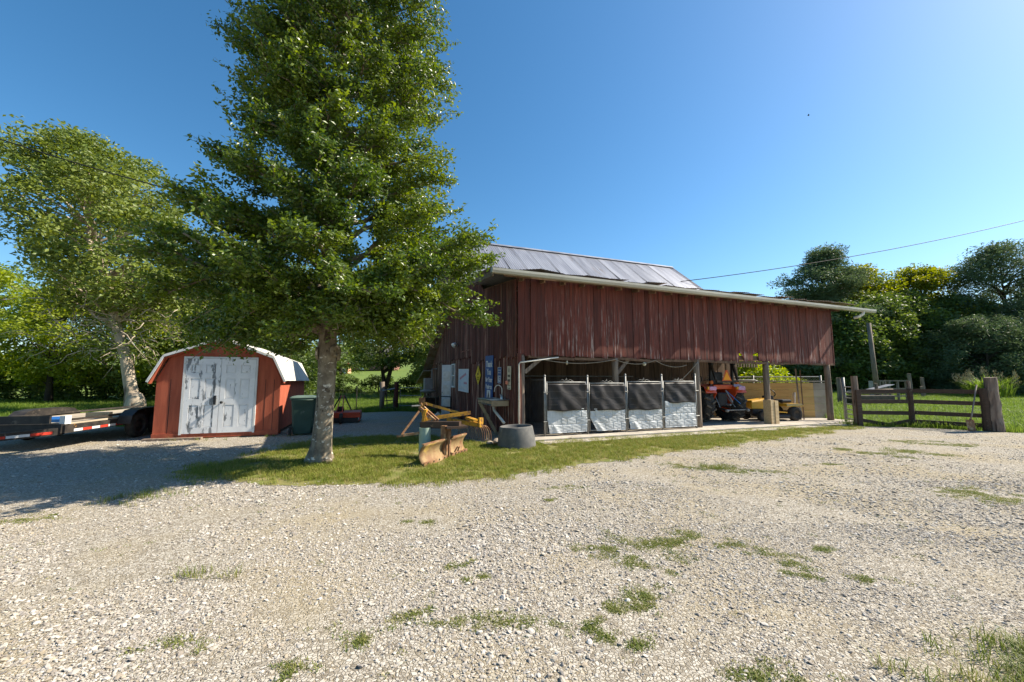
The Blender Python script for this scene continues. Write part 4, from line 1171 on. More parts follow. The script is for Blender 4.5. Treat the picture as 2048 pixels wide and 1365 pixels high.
MB().bar(P(-1.10, 9.95, 0.60), P(-0.86, 9.62, 0.56), 0.12, 0.06).build('pivot_bracket', m_yellow, rk)
MB().box(P(-0.74, 9.62, 0.56), (0.12, 0.05, 0.14), rz=0.8).build('end_bracket', m_yellow, rk)
for k in range(17):
    t_ = k / 16; bx, by = -1.62 + 0.90 * t_, 10.50 - 0.93 * t_
    dx, dy = 0.72, 0.70
    pts = [P(bx, by, 0.45)]
    for j in range(1, 8):
        a = j / 7 * 1.95
        rr = 0.26
        pts.append(P(bx + dx * (rr * math.sin(a) + 0.06) * 0.95, by + dy * (rr * math.sin(a) + 0.06) * 0.95, 0.45 - rr * 1.15 * (1 - math.cos(a))))
    MB().tube(pts, 0.009, 5).build('tine', m_rust, rk, smooth=True)
# stand leg
MB().bar(P(-2.05, 9.6, 0.0), P(-2.05, 9.6, 0.56), 0.05, 0.05).build('stand_leg', m_rust, rk)

# ------------------------------------------------------------------ grey tub
m_tub = mk('grey concrete ring', (0.15, 0.145, 0.135), (0.10, 0.098, 0.096), scale=3.5, rough=0.85, bump=0.25, bscale=60, wear=(0.55, 0.7), wcol=(0.20, 0.185, 0.165), wscale=4)
o = MB().lathe([(0.0, 0.06), (0.34, 0.06), (0.345, 0.46), (0.36, 0.475), (0.375, 0.465), (0.385, 0.44), (0.425, 0.20), (0.44, 0.0)], 48).build('grey_tub', m_tub, loc=(0.11, 9.32, 0), smooth=True); o.rotation_euler = (0, R(-2.5), 0); tag(o, 'grey flared concrete tub on the grass under the sink', 'tub')

# ------------------------------------------------------------------ outdoor sink
m_steel = mk('stainless steel', (0.50, 0.51, 0.52), (0.40, 0.41, 0.42), rough=0.28, metal=0.9, spec=0.5)
m_sinkwood = mk('sink bracket wood', (0.42, 0.33, 0.21), (0.30, 0.22, 0.14), scale=5, rough=0.85)
sk = empty('outdoor_sink', B(-0.02, 1.35), BA, 'stainless outdoor sink with gooseneck tap on a wooden prop', 'sink')
# local x out of wall is negative
MB().prism([(0, 0), (1, 0), (1, 1), (0, 1)], lambda a, b: (-0.52 + 0.50 * a, -0.78 + 1.20 * b, 0.985), lambda a, b: (-0.50 + 0.46 * a, -0.76 + 1.16 * b, 0.955)).build('underside', m_steel, sk)
rim_ = MB()
for c, s_ in (((-0.51, -0.18, 0.995), (0.04, 1.22, 0.025)), ((-0.03, -0.18, 0.995), (0.06, 1.22, 0.025)), ((-0.27, -0.76, 0.9955), (0.48, 0.06, 0.025)), ((-0.27, 0.40, 0.9955), (0.48, 0.06, 0.025)), ((-0.27, -0.18, 0.9945), (0.48, 0.05, 0.022))): rim_.box(c, s_)
rim_.build('rim', m_steel, sk, bevel=0.008)
for yc in (-0.47, 0.11):
    hx, hy = 0.21, 0.255
    MB().add([(-0.27 - hx, yc - hy, 0.99), (-0.27 + hx, yc - hy, 0.99), (-0.27 + hx, yc + hy, 0.99), (-0.27 - hx, yc + hy, 0.99), (-0.27 - hx + .04, yc - hy + .04, 0.84), (-0.27 + hx - .04, yc - hy + .04, 0.84), (-0.27 + hx - .04, yc + hy - .04, 0.84), (-0.27 - hx + .04, yc + hy - .04, 0.84)],
             [(4, 5, 6, 7), (0, 1, 5, 4), (1, 2, 6, 5), (2, 3, 7, 6), (3, 0, 4, 7)]).build('basin', m_steel, sk, solid=0.006)
MB().bar((-0.50, -0.80, 0.90), (-0.02, -0.80, 0.90), 0.05, 0.14).build('bracket_board', m_sinkwood, sk)
MB().bar((-0.50, 0.42, 0.90), (-0.02, 0.42, 0.90), 0.05, 0.12).build('bracket_board', m_sinkwood, sk)
MB().bar((-0.49, -0.8, 0.93), (-0.49, 0.42, 0.93), 0.03, 0.08).build('front_board', m_sinkwood, sk)
MB().bar((-0.47, 0.36, 0.88), (-0.06, 0.10, 0.03), 0.05, 0.09).build('prop', m_sinkwood, sk)
MB().lathe([(0.0, 1.10), (0.03, 1.10), (0.045, 1.07), (0.05, 1.0)], 14, (-0.08, -0.45, 0)).build('tap_body', m_steel, sk, smooth=True)
pts = [(-0.08, -0.45, 1.06), (-0.08, -0.45, 1.25)] + [(-0.08 - 0.05 * (1 - math.cos(a)) , -0.45 + 0.17 * (1 - math.cos(a)), 1.25 + 0.13 * math.sin(a)) for a in [math.pi * k / 8 for k in range(1, 9)]] + [(-0.185, -0.10, 1.19)]
MB().tube(pts, 0.014, 8).build('gooseneck', m_pvc, sk, smooth=True)
MB().tube([(-0.08, -0.36, 1.06), (-0.08, -0.30, 1.13)], 0.012, 6).build('tap_handle', m_steel, sk)
MB().tube([(-0.27, -0.30, 0.84), (-0.27, -0.31, 0.74), (-0.28, -0.36, 0.70), (-0.30, -1.22, 0.44)], 0.035, 10).build('drain_pipe', m_pvc, sk, smooth=True)

# rubble and odds and ends by the barn wall
m_rock = mk('pale rubble', (0.40, 0.34, 0.27), (0.3, 0.25, 0.2), rough=0.95, bump=0.4, bscale=20)
def rock(x, y, s, lab, seed):
    rg = random.Random(seed); mb = MB()
    t0 = (1 + 5 ** 0.5) / 2
    vs = [(-1, t0, 0), (1, t0, 0), (-1, -t0, 0), (1, -t0, 0), (0, -1, t0), (0, 1, t0), (0, -1, -t0), (0, 1, -t0), (t0, 0, -1), (t0, 0, 1), (-t0, 0, -1), (-t0, 0, 1)]
    fs = [(0, 11, 5), (0, 5, 1), (0, 1, 7), (0, 7, 10), (0, 10, 11), (1, 5, 9), (5, 11, 4), (11, 10, 2), (10, 7, 6), (7, 1, 8), (3, 9, 4), (3, 4, 2), (3, 2, 6), (3, 6, 8), (3, 8, 9), (4, 9, 5), (2, 4, 11), (6, 2, 10), (8, 6, 7), (9, 8, 1)]
    mb.add([tuple(c * s * rg.uniform(0.35, 0.62) * (0.7 if i == 2 else 1) for i, c in enumerate(p)) for p in vs], fs)
    o = mb.build('rock', m_rock, loc=(x, y, s * 0.3)); o.modifiers.new('sub', 'SUBSURF').render_levels = 1
    tag(o, lab, 'rock', 'rubble by the barn wall')
rock(-0.36, 9.75, 0.17, 'largest pale rock between the tines and the grey tub', 1)
rock(-0.52, 9.62, 0.12, 'flat pale rock touching the rake tines', 2)
rock(-0.25, 10.02, 0.13, 'pale rock behind the grey tub by the wall', 3)
rock(-0.62, 10.15, 0.09, 'small pale rock at the foot of the sink prop', 4)
m_ballw = mk('dirty white ball', (0.55, 0.50, 0.45), (0.45, 0.4, 0.35), rough=0.7)
o = MB().lathe([(0.001, -0.11)] + [(0.11 * math.cos(a), 0.11 * math.sin(a)) for a in [R(-75 + 15 * k) for k in range(11)]] + [(0.001, 0.11)], 18).build('ball', m_ballw, loc=B(-0.28, 3.3, 0.11), smooth=True); tag(o, 'dirty whitish ball on the ground at the barn wall', 'ball')
# dark cart with jugs and a grey heater by the door
ct = empty('garden_cart', B(-0.75, 7.0), BA + R(20), 'dark metal cart with clutter near the barn door', 'cart')
MB().box((0, 0, 0.42), (0.75, 1.1, 0.05)).build('tray', m_darksteel, ct)
for sx in (-0.34, 0.34):
    for sy in (-0.5, 0.5): MB().bar((sx, sy, 0), (sx, sy, 0.85), 0.045, 0.045).build('leg', m_darksteel, ct)
MB().box((0, 0.5, 0.62), (0.7, 0.03, 0.36)).build('back_panel', m_darksteel, ct)
MB().bar((-0.34, -0.5, 0.85), (-0.34, 0.5, 0.85), 0.04, 0.04).build('hand_rail', m_darksteel, ct)
MB().bar((0.34, -0.5, 0.85), (0.34, 0.5, 0.85), 0.04, 0.04).build('hand_rail', m_darksteel, ct)
o = MB().box((0, 0, 0.16), (0.36, 0.30, 0.30)).build('black_crate', m_black, loc=B(-1.15, 6.6), rz=BA, bevel=0.02); tag(o, 'black crate on the gravel before the dark cart', 'crate')
for k, (l, d, lab) in enumerate(((-1.2, 6.1, 'white jug standing left behind the yellow rake mast'), (-0.9, 6.0, 'white jug standing right behind the yellow rake mast'))):
    o = loft(MB(), [rrect(0.10, 0.08, 0.0, 0.03), rrect(0.11, 0.09, 0.03, 0.03), rrect(0.11, 0.09, 0.2, 0.03), rrect(0.04, 0.04, 0.27, 0.02), rrect(0.035, 0.035, 0.31, 0.02)]).build('jug', m_pvc, loc=B(l, d), rz=BA); tag(o, lab, 'jug')
ht = empty('grey_heater', B(-0.55, 10.6), BA, 'grey metal box heater with conical hood by the barn wall', 'heater')
m_greypaint = mk('dull grey enamel', (0.30, 0.28, 0.26), (0.24, 0.22, 0.2), rough=0.6)
MB().box((0, 0, 1.35), (0.40, 0.42, 0.55)).build('casing', m_greypaint, ht, bevel=0.02)
MB().lathe([(0.0, 0.86), (0.38, 0.98), (0.40, 1.02), (0.2, 1.08), (0.1, 1.1)], 18).build('hood', m_greypaint, ht, smooth=True)
MB().tube([(0, 0, 0), (0, 0, 0.98)], 0.05, 8).build('pedestal', m_darksteel, ht)
MB().tube([(0.2, 0.1, 1.6), (0.2, 0.1, 2.1), (0.45, 0.1, 2.1)], 0.03, 8).build('flue', m_galv, ht)
o = MB().bar(B(-0.5, 5.0, 0.05), B(-0.15, 6.3, 0.32), 0.22, 0.05).build('step_board', m_greywood); tag(o, 'weathered board propped against the wall below the door', 'board')
o = MB().bar(B(-0.04, 9.0, 1.0), B(-0.04, 9.0, 1.9), 0.03, 0.10).build('wall_strip', m_pvc); tag(o, 'narrow whitish strip hung left of the barn door', 'wall ornament')

# ------------------------------------------------------------------ dog kennels in the lean-to
def chainlink(mb, fn, w, h, pitch=0.058, r_=0.0022):
    """diagonal wires in the rectangle w x h; fn maps (a,b)->3d"""
    n = int((w + h) / pitch)
    for k in range(1, n):
        c = k * pitch
        a0, b0 = (c, 0) if c <= w else (w, c - w)
        a1, b1 = (0, c) if c <= h else (c - h, h)
        mb.tube([fn(a0, b0), fn(a1, b1)], r_, 3, cap=False)
        mb.tube([fn(w - a0, b0), fn(w - a1, b1)], r_, 3, cap=False)


m_tarp = mk('black vinyl tarp', (0.024, 0.021, 0.021), (0.036, 0.031, 0.030), scale=3, rough=0.5, spec=0.25)
m_vinyl = mk('white embossed vinyl', (0.54, 0.555, 0.56), (0.44, 0.45, 0.45), scale=3, rough=0.5, wear=(0.6, 0.72), wcol=(0.40, 0.37, 0.32), wscale=4)
kn = empty('dog_kennel', B(0, 0), BA, 'galvanised dog kennel posts and chain link inside the lean-to', 'kennel')
for x, h in ((0.72, 1.62), (2.0, 1.62), (3.24, 1.66), (4.52, 1.66), (5.80, 1.68)):
    MB().tube([(x, -0.10, 0.06), (x, -0.10, h)], 0.027, 12).build('post', m_galv, kn, smooth=True)
    MB().lathe([(0.034, h - 0.01), (0.034, h + 0.01), (0.02, h + 0.035), (0.001, h + 0.04)], 10, (x, -0.10, 0)).build('post_cap', m_galv, kn, smooth=True)
    for z in (0.45, 1.2): MB().tube([(x - 0.05, -0.14, z), (x + 0.08, -0.14, z)], 0.012, 6).build('hinge_clamp', m_galv, kn)
mb = MB(); chainlink(mb, lambda a, b: (0.72, -0.06 + a, 0.10 + b), 2.9, 1.42); o = mb.build('chain_link', m_darkwire, kn); o['kind'] = 'stuff'
mb = MB(); chainlink(mb, lambda a, b: (0.75 + a, 2.85, 0.10 + b), 5.0, 1.55, 0.075); o = mb.build('chain_link', m_darkwire, kn); o['kind'] = 'stuff'
for x in (2.0, 3.24, 4.52, 5.8):
    mb = MB(); chainlink(mb, lambda a, b: (x, 0.0 + a, 0.10 + b), 2.8, 1.5, 0.10); o = mb.build('chain_link', m_darkwire, kn); o['kind'] = 'stuff'
MB().tube([(0.72, -0.06, 1.53), (0.72, 2.85, 1.53)], 0.02, 8).build('top_rail', m_galv, kn)
MB().tube([(0.72, 2.85, 1.66), (5.8, 2.85, 1.66)], 0.02, 8).build('top_rail', m_galv, kn)
MB().tube([(0.72, 2.85, 0.08), (0.72, 2.85, 1.66)], 0.03, 8).build('post', m_galv, kn)


def wob(x, y, s): return math.sin(x * 3.1 + s) * math.cos(y * 2.3 + s * 1.7) + 0.5 * math.sin(x * 7.3 + y * 5.1 + s * 2.2)


def gate(x0, x1, ztop, zs, label, seed, fold):
    g = empty('kennel_gate', B(x0, -0.10), BA, label, 'gate', 'kennel gates')
    w = x1 - x0; zb = 0.15
    mb = MB()
    for pts in ([(0.0, 0, zb), (0.0, 0, ztop)], [(w, 0, zb), (w, 0, ztop)], [(0, 0, ztop - 0.02), (w, 0, ztop - 0.02)], [(0, 0, zb + 0.02), (w, 0, zb + 0.02)]):
        mb = MB(); mb.tube(pts, 0.018, 8); mb.build('frame_tube', m_galv, g, smooth=True)
    # black tarp, sagging
    za = ztop - 0.06
    def ft(u_, v_):
        z = zs + (za - zs) * v_
        sag = 0.035 * math.sin(u_ * math.pi) * (1 - v_) + 0.020 * wob(u_ * 2.2, v_ * 1.8, seed)
        sag += 0.03 * math.exp(-((u_ - 0.2 - 0.1 * (seed % 3)) / 0.10) ** 2) * (1 - 0.3 * v_)
        return (w * u_, -0.045 - max(0, sag), z + 0.012 * math.sin(u_ * 9 + seed) * (1 - v_))
    MB().grid(ft, 30, 20).build('black_tarp', m_tarp, g, smooth=True, solid=0.003)
    for k in range(3): MB().tube([(0.01, -0.085, zs + 0.16 + k * 0.17), (w - 0.01, -0.082, zs + 0.165 + k * 0.17)], 0.0025, 4).build('tie_wire', m_darkwire, g)
    # white brick-embossed sheet
    def fs(u_, v_):
        z = zb + 0.0 + (zs + 0.05 - zb) * v_
        x = w * u_
        if fold and v_ < 0.6: x = x + fold * (0.6 - v_) * (1 - u_) ** 2
        row = z / 0.18; r_ = int(math.floor(row)); fr = row - r_
        col = (w * u_ + (0.14 if r_ % 2 else 0)) / 0.28; fc = col - math.floor(col)
        m_ = min(fr, 1 - fr) * 0.18; m2 = min(fc, 1 - fc) * 0.28
        brick = 0.0 if min(m_, m2) < 0.012 else 0.010 + 0.003 * math.sin(31 * u_ + 17 * r_) * math.cos(43 * v_ + seed)
        if seed % 2 and u_ < 0.35 and v_ > 0.3: brick *= 0.2
        y = -0.03 - brick - 0.014 * max(0, wob(u_ * 1.6, v_, seed + 2))
        if fold: y -= 0.05 * math.exp(-((u_ - 0.05 - 0.3 * (0.6 - v_)) / 0.07) ** 2) * max(0, 0.6 - v_)
        return (x, y, z)
    MB().grid(fs, 72, 40).build('white_sheet', m_vinyl, g, solid=0.003)
    # scroll finial on top
    c = w / 2
    mb = MB(); mb.tube([(c - 0.22, 0, ztop + 0.005), (c - 0.12, 0, ztop + 0.05), (c - 0.05, 0, ztop + 0.02), (c, 0, ztop + 0.07), (c + 0.05, 0, ztop + 0.02), (c + 0.12, 0, ztop + 0.05), (c + 0.22, 0, ztop + 0.005)], 0.005, 5)
    mb.tube([(c, 0, ztop), (c, 0, ztop + 0.10)], 0.005, 5); mb.build('finial', m_galv, g, smooth=True)
    MB().box((w - 0.05, -0.03, 0.95), (0.07, 0.03, 0.05)).build('latch', m_galv, g)
    return g


gate(0.775, 1.945, 1.48, 0.72, 'first kennel gate from the corner, black tarp over white brick sheet', 1, 0.10)
gate(2.055, 3.185, 1.45, 0.70, 'second kennel gate, white sheet peeling off at its lower left', 4, 0.34)
gate(3.295, 4.465, 1.49, 0.68, 'third kennel gate, long tarp above a crumpled white sheet', 6, 0.10)
gate(4.575, 5.745, 1.50, 0.86, 'fourth kennel gate, shortest tarp and tall white brick sheet', 2, 0.0)


# ------------------------------------------------------------------ compact tractor
def tyre(par, name, pos, r_, w, rim, mat_rim, lugs=0, side=1):
    wz = MB().lathe([(rim, -w / 2 + .02), (rim + 0.04, -w / 2), (r_ * 0.86, -w / 2), (r_ * 0.95, -w * 0.42), (r_ * 0.965, -w * 0.2), (r_ * 0.965, w * 0.2), (r_ * 0.95, w * 0.42), (r_ * 0.86, w / 2), (rim + 0.04, w / 2), (rim, w / 2 - .02)], 36, pos, 'X')
    o = wz.build(name, m_rubber, par, smooth=True)
    MB().lathe([(0.0, -w * 0.1), (rim * 0.55, -w * 0.12), (rim * 0.9, -w * 0.3), (rim + 0.01, -w * 0.45), (rim + 0.01, w * 0.45), (rim * 0.9, w * 0.3), (rim * 0.55, w * 0.12), (0, w * 0.1)], 28, pos, 'X').build('rim', mat_rim, o, smooth=True)
    for k in range(lugs):
        for s in (-1, 1):
            a = 2 * math.pi * (k + (0.5 if s > 0 else 0)) / lugs; a2 = a + 0.16
            p0 = (pos[0] + s * w * 0.06, pos[1] + r_ * 0.985 * math.cos(a2), pos[2] + r_ * 0.985 * math.sin(a2))
            p1 = (pos[0] + s * w * 0.50, pos[1] + r_ * 0.955 * math.cos(a), pos[2] + r_ * 0.955 * math.sin(a))
            up = (0, math.cos(a), math.sin(a))
            MB().bar(p0, p1, 0.05, 0.06, up).build('lug', m_dusty, o)
    return o


tc_ = empty('tractor', B(7.92, 0.60, 0.08), BA - R(3), 'orange red compact tractor seen from behind in the lean-to', 'tractor')
tc_.scale = (1.12, 1.12, 1.12)
m_trred = mk('tractor orange red', (0.62, 0.085, 0.02), (0.54, 0.07, 0.018), rough=0.35, coat=0.3)
for s in (-1, 1):
    tyre(tc_, 'rear_wheel', (s * 0.60, 0.55, 0.545), 0.545, 0.36, 0.27, m_trred, 14)
    tyre(tc_, 'front_wheel', (s * 0.52, 2.15, 0.33), 0.33, 0.22, 0.17, m_trred, 0)
    # fender: arched top plus inner plate
    vs = []; fs = []
    arc = [(0.02, 0.90), (0.10, 1.08), (0.30, 1.16), (0.80, 1.16), (1.05, 1.0), (1.12, 0.75)]
    for y, z in arc: vs += [(s * 0.40, y, z), (s * 0.78, y, z)]
    for k in range(len(arc) - 1): fs.append((2 * k, 2 * k + 1, 2 * k + 3, 2 * k + 2))
    MB().add(vs, fs).build('fender', m_trred, tc_, solid=0.02)
    MB().prism([(0.02, 0.90), (0.10, 1.08), (0.30, 1.16), (0.80, 1.16), (1.05, 1.0), (1.12, 0.75), (0.9, 0.55), (0.25, 0.55)], lambda a, b: (s * 0.395, a, b), lambda a, b: (s * 0.375, a, b)).build('fender_plate', m_trred, tc_)
    MB().box((s * 0.56, 0.0, 1.04), (0.26, 0.07, 0.12)).build('tail_lamp', mk('tail lens', (0.55, 0.28, 0.42), (0.6, 0.35, 0.5), rough=0.25), tc_, bevel=0.02)
    MB().box((s * 0.56 - 0.17, 0.0, 1.05), (0.07, 0.06, 0.09)).build('indicator', m_amber, tc_, bevel=0.01)
    # lower link arms
    MB().bar((s * 0.22, 0.35, 0.48), (s * 0.36, -0.32, 0.40), 0.035, 0.06).build('lower_link', m_darksteel, tc_)
    MB().bar((s * 0.20, 0.30, 0.85), (s * 0.30, 0.0, 0.45), 0.022, 0.022).build('lift_rod', m_galv, tc_)
    MB().tube([(s * 0.36, -0.34, 0.40), (s * 0.42, -0.34, 0.40)], 0.04, 8).build('ball_end', m_galv, tc_)
    # folded roll bar
    MB().bar((s * 0.42, 0.22, 0.85), (s * 0.42, 0.18, 1.80), 0.06, 0.07).build('roll_bar_post', m_black, tc_)
    MB().bar((s * 0.42, 0.16, 1.78), (s * 0.42, 0.0, 1.30), 0.05, 0.055).build('roll_bar_arm', m_darksteel, tc_)
    MB().box((s * 0.42, 0.16, 1.80), (0.09, 0.12, 0.09)).build('fold_hinge', m_black, tc_)
    MB().lathe([(0, -0.06), (0.055, -0.05), (0.06, 0.0), (0.03, 0.05)], 14, (s * 0.5, 0.12, 1.22), 'Y').build('work_lamp', m_orange, tc_)
MB().bar((-0.42, -0.02, 1.25), (0.42, -0.02, 1.25), 0.055, 0.055).build('roll_bar_cross', m_darksteel, tc_)
q = 0.19
mb = MB(); mb.prism([(-q, 0), (q, 0), (0.035, 0.33), (-0.035, 0.33)], lambda a, b: (a - 0.05, -0.055, b + 1.26), lambda a, b: (a - 0.05, -0.06, b + 1.26)); tri = mb.build('warning_triangle', mk('red reflective border', (0.62, 0.10, 0.02), rough=0.4), tc_)
mb = MB(); mb.prism([(-q * .70, 0.035), (q * .70, 0.035), (0.012, 0.275), (-0.012, 0.275)], lambda a, b: (a - 0.05, -0.061, b + 1.26), lambda a, b: (a - 0.05, -0.064, b + 1.26)); mb.build('fluorescent_panel', mk('fluorescent orange', (0.90, 0.36, 0.01), (0.88, 0.33, 0.01), rough=0.5), tri)
MB().box((0, 0.42, 0.70), (0.36, 0.5, 0.42)).build('transmission', m_black, tc_, bevel=0.04)
MB().box((0, 0.22, 1.08), (0.74, 0.14, 0.14)).build('rear_panel', m_trred, tc_, bevel=0.02)
MB().box((0, 1.2, 0.62), (0.36, 1.6, 0.36)).build('chassis', m_darksteel, tc_)
MB().box((0, 2.0, 0.98), (0.56, 1.1, 0.46)).build('hood', m_trred, tc_, bevel=0.08)
MB().box((0, 0.62, 1.12), (0.48, 0.46, 0.10)).build('seat', m_black, tc_, bevel=0.04)
MB().box((0, 0.40, 1.34), (0.46, 0.10, 0.40)).build('seat_back', m_black, tc_, bevel=0.04)
MB().tube([(0, 1.42, 1.1), (0, 1.22, 1.36)], 0.025, 8).build('steering_column', m_black, tc_)
MB().tube([(0.19 * math.cos(a), 1.22 + 0.10 * math.sin(a), 1.38 + 0.16 * math.sin(a)) for a in [2 * math.pi * k / 16 for k in range(17)]], 0.015, 6, cap=False).build('steering_wheel', m_black, tc_, smooth=True)
MB().tube([(0.0, 0.06, 0.98), (0.06, -0.12, 0.62)], 0.022, 8).build('top_link', m_galv, tc_)
MB().tube([(0.0, 0.04, 0.55), (0.0, -0.10, 0.55)], 0.03, 10).build('drive_shaft', m_galv, tc_)
MB().bar((0.0, 0.1, 0.36), (0.0, -0.30, 0.34), 0.06, 0.03).build('drawbar', m_darksteel, tc_)
MB().tube([(-0.34, -0.3, 0.41), (0.36, -0.3, 0.41)], 0.014, 6).build('stabiliser', m_galv, tc_)
MB().tube([(0.28, -0.2, 0.58), (0.10, 0.12, 0.95)], 0.012, 6).build('check_rod', m_strap, tc_)

# ------------------------------------------------------------------ ride-on mower
mw = empty('riding_mower', B(10.35, 0.85, 0.08), BA + R(168), 'yellow ride-on lawn mower beside the boxed post', 'lawn mower')
m_mowyel = mk('mower yellow enamel', (0.66, 0.36, 0.03), (0.60, 0.31, 0.025), rough=0.35, coat=0.3)
# local +x is the nose, so the tail is near the right
for s in (-1, 1):
    for x, r_, w in ((-0.55, 0.25, 0.24), (0.75, 0.19, 0.16)):
        o = MB().lathe([(r_ * .45, -w / 2 + .02), (r_ * 0.6, -w / 2), (r_ * 0.85, -w / 2), (r_ * .97, -w * 0.3), (r_, 0), (r_ * .97, w * 0.3), (r_ * 0.85, w / 2), (r_ * 0.6, w / 2), (r_ * .45, w / 2 - .02)], 26, (x, s * 0.40, r_), 'Y').build('wheel', m_rubber, mw, smooth=True)
        MB().lathe([(0, -w * .3), (r_ * .46, -w * .4), (r_ * .46, w * .4), (0, w * .3)], 18, (x, s * 0.40, r_), 'Y').build('rim', m_darksteel, o)
loft(MB(), [[(x, y, z) for x, y in ((-0.95, -0.42), (-0.25, -0.46), (-0.2, 0.46), (-0.95, 0.42))] for z in (0.50, 0.53)] + [[(x, y, 0.60) for x, y in ((-0.90, -0.36), (-0.28, -0.40), (-0.26, 0.40), (-0.90, 0.36))]]).build('rear_fender', m_mowyel, mw, bevel=0.03)
loft(MB(), [[(0.22, -0.26, z0), (1.0, -0.22, z0), (1.0, 0.22, z0), (0.22, 0.26, z0)] for z0 in (0.42, 0.66)] + [[(0.22, -0.22, 0.80), (0.96, -0.17, 0.72), (0.96, 0.17, 0.72), (0.22, 0.22, 0.80)]]).build('hood', m_mowyel, mw, bevel=0.03)
MB().box((0.55, 0, 0.34), (0.8, 0.42, 0.20)).build('engine', m_black, mw)
MB().box((0.14, 0, 0.66), (0.14, 0.42, 0.44)).build('dashboard', m_black, mw, bevel=0.03)
MB().box((-0.1, 0, 0.28), (1.5, 0.40, 0.10)).build('frame', m_darksteel, mw)
for s in (-1, 1): MB().bar((0.2, s * 0.36, 0.33), (-0.2, s * 0.36, 0.30), 0.22, 0.04).build('foot_rest', m_mowyel, mw)
MB().box((0.1, 0, 0.17), (0.85, 1.0, 0.14)).build('cutting_deck', m_black, mw, bevel=0.05)
MB().tube([(0.1, 0, 0.85), (0.02, 0, 0.96)], 0.025, 8).build('steering_column', m_black, mw)
MB().tube([(0.0 + 0.07 * math.sin(a), 0.19 * math.cos(a), 0.98 + 0.13 * math.sin(a)) for a in [2 * math.pi * k / 16 for k in range(17)]], 0.018, 6, cap=False).build('steering_wheel', m_black, mw, smooth=True)
MB().box((-0.45, 0, 0.68), (0.40, 0.44, 0.12)).build('seat', m_black, mw, bevel=0.04)
MB().tube([(-0.45, -0.36, 0.6), (-0.43, -0.37, 0.74)], 0.012, 6).build('lift_lever', m_black, mw)
MB().box((-0.97, 0, 0.36), (0.03, 0.5, 0.16)).build('tail_plate', m_galv, mw)

# ------------------------------------------------------------------ tan board wall, chain link and props behind the mower
Q0 = V((7.9, 16.0, 0.08)); Q1 = V((11.72, 15.68, 0.08)); wl = Q1 - Q0; wa = math.atan2(wl.y, wl.x); wlen = wl.length
tw = empty('board_wall', Q0, wa, 'tan horizontal board wall at the back of the lean-to', 'board wall')
m_tanboard = mk('tan boards', (0.62, 0.40, 0.155), (0.52, 0.32, 0.12), scale=3, stretch=(0.5, 3, 3), rough=0.8, var=0.1, wear=(0.62, 0.75), wcol=(0.3, 0.18, 0.08), wscale=3)
m_palebrd = mk('pale grey boards', (0.42, 0.36, 0.28), (0.34, 0.28, 0.22), scale=3, rough=0.8, var=0.1)
for k in range(5):
    MB().box((wlen / 2, 0, 0.135 + k * 0.268), (wlen, 0.03, 0.26)).build('board', m_tanboard, tw)
    MB().box((wlen + 0.24, 0.02, 0.135 + k * 0.268), (0.44, 0.03, 0.26)).build('board', m_palebrd, tw)
MB().box((wlen / 2 + 0.2, 0, 1.40), (wlen + 0.6, 0.08, 0.05)).build('cap_board', m_palebrd, tw)
for x in (0.1, 1.5, 2.9): MB().box((x, 0.06, 0.68), (0.09, 0.09, 1.36)).build('stud', m_greywood, tw)
cl = empty('yard_fence', Q0 + V((-0.5, 0.9, -0.08)), wa - R(1), 'galvanised chain link fence behind the tan board wall', 'fence')
mb = MB(); chainlink(mb, lambda a, b: (a, 0, 0.2 + b), 5.2, 1.45, 0.10, 0.004); o = mb.build('chain_link', m_galv, cl); o['kind'] = 'stuff'
MB().tube([(0, 0, 1.66), (5.2, 0, 1.66)], 0.022, 8).build('top_rail', m_galv, cl)
MB().tube([(0.4, -0.1, 1.52), (2.6, -0.1, 1.52), (2.8, -0.1, 1.46), (2.85, -0.1, 1.2)], 0.03, 8).build('pipe_rail', m_galv, cl, smooth=True)
for x in (0.0, 2.6, 5.2): MB().tube([(x, 0, 0), (x, 0, 1.72)], 0.035, 10).build('post', m_galv, cl, smooth=True)
o = MB().bar(B(11.05, 0.55, 0.09), B(11.45, 0.75, 1.05), 0.14, 0.02, up=(1, 0, 0)).build('white_board', m_white); tag(o, 'white board leaning against the tan wall', 'board')
o = MB().bar(B(11.35, 0.5, 0.09), B(11.85, 0.9, 1.95), 0.05, 0.05).build('wooden_pole', m_greywood); tag(o, 'left of two brown poles leaning beside the last post', 'pole')
o = MB().bar(B(11.45, 0.45, 0.09), B(11.95, 0.8, 1.9), 0.035, 0.035).build('wooden_pole', m_rafter); tag(o, 'right of two brown poles leaning beside the last post', 'pole')

# ------------------------------------------------------------------ tube gate and rail fence
m_fencewood = mk('dark creosoted rail', (0.085, 0.055, 0.038), (0.055, 0.038, 0.028), scale=4, stretch=(0.6, 4, 4), rough=0.85, bump=0.5, wear=(0.58, 0.72), wcol=(0.18, 0.135, 0.10), wscale=4, wstretch=(0.6, 4, 4), var=0.15)
m_bigpost = mk('split grey post', (0.26, 0.20, 0.155), (0.14, 0.10, 0.08), scale=3, stretch=(4, 4, 0.4), rough=0.9, bump=0.8, bscale=14, wear=(0.56, 0.66), wcol=(0.05, 0.035, 0.028), wscale=4, wstretch=(4, 4, 0.3))
F1 = V((11.62, 13.55, 0)); F2 = V((13.2, 13.38, 0)); F3 = V((14.42, 12.12, 0))
g0 = B(12.5, -0.32, 0); gd = (F1 - g0); ga = math.atan2(gd.y, gd.x); gl = gd.length
o = MB().tube([g0, g0 + V((0, 0, 1.62))], 0.045, 12).build('gate_post', m_galv, smooth=True); tag(o, 'galvanised gate post beside the last barn post', 'post')
tg = empty('tube_gate', g0, ga, 'galvanised seven bar tube gate between barn and wooden fence', 'gate')
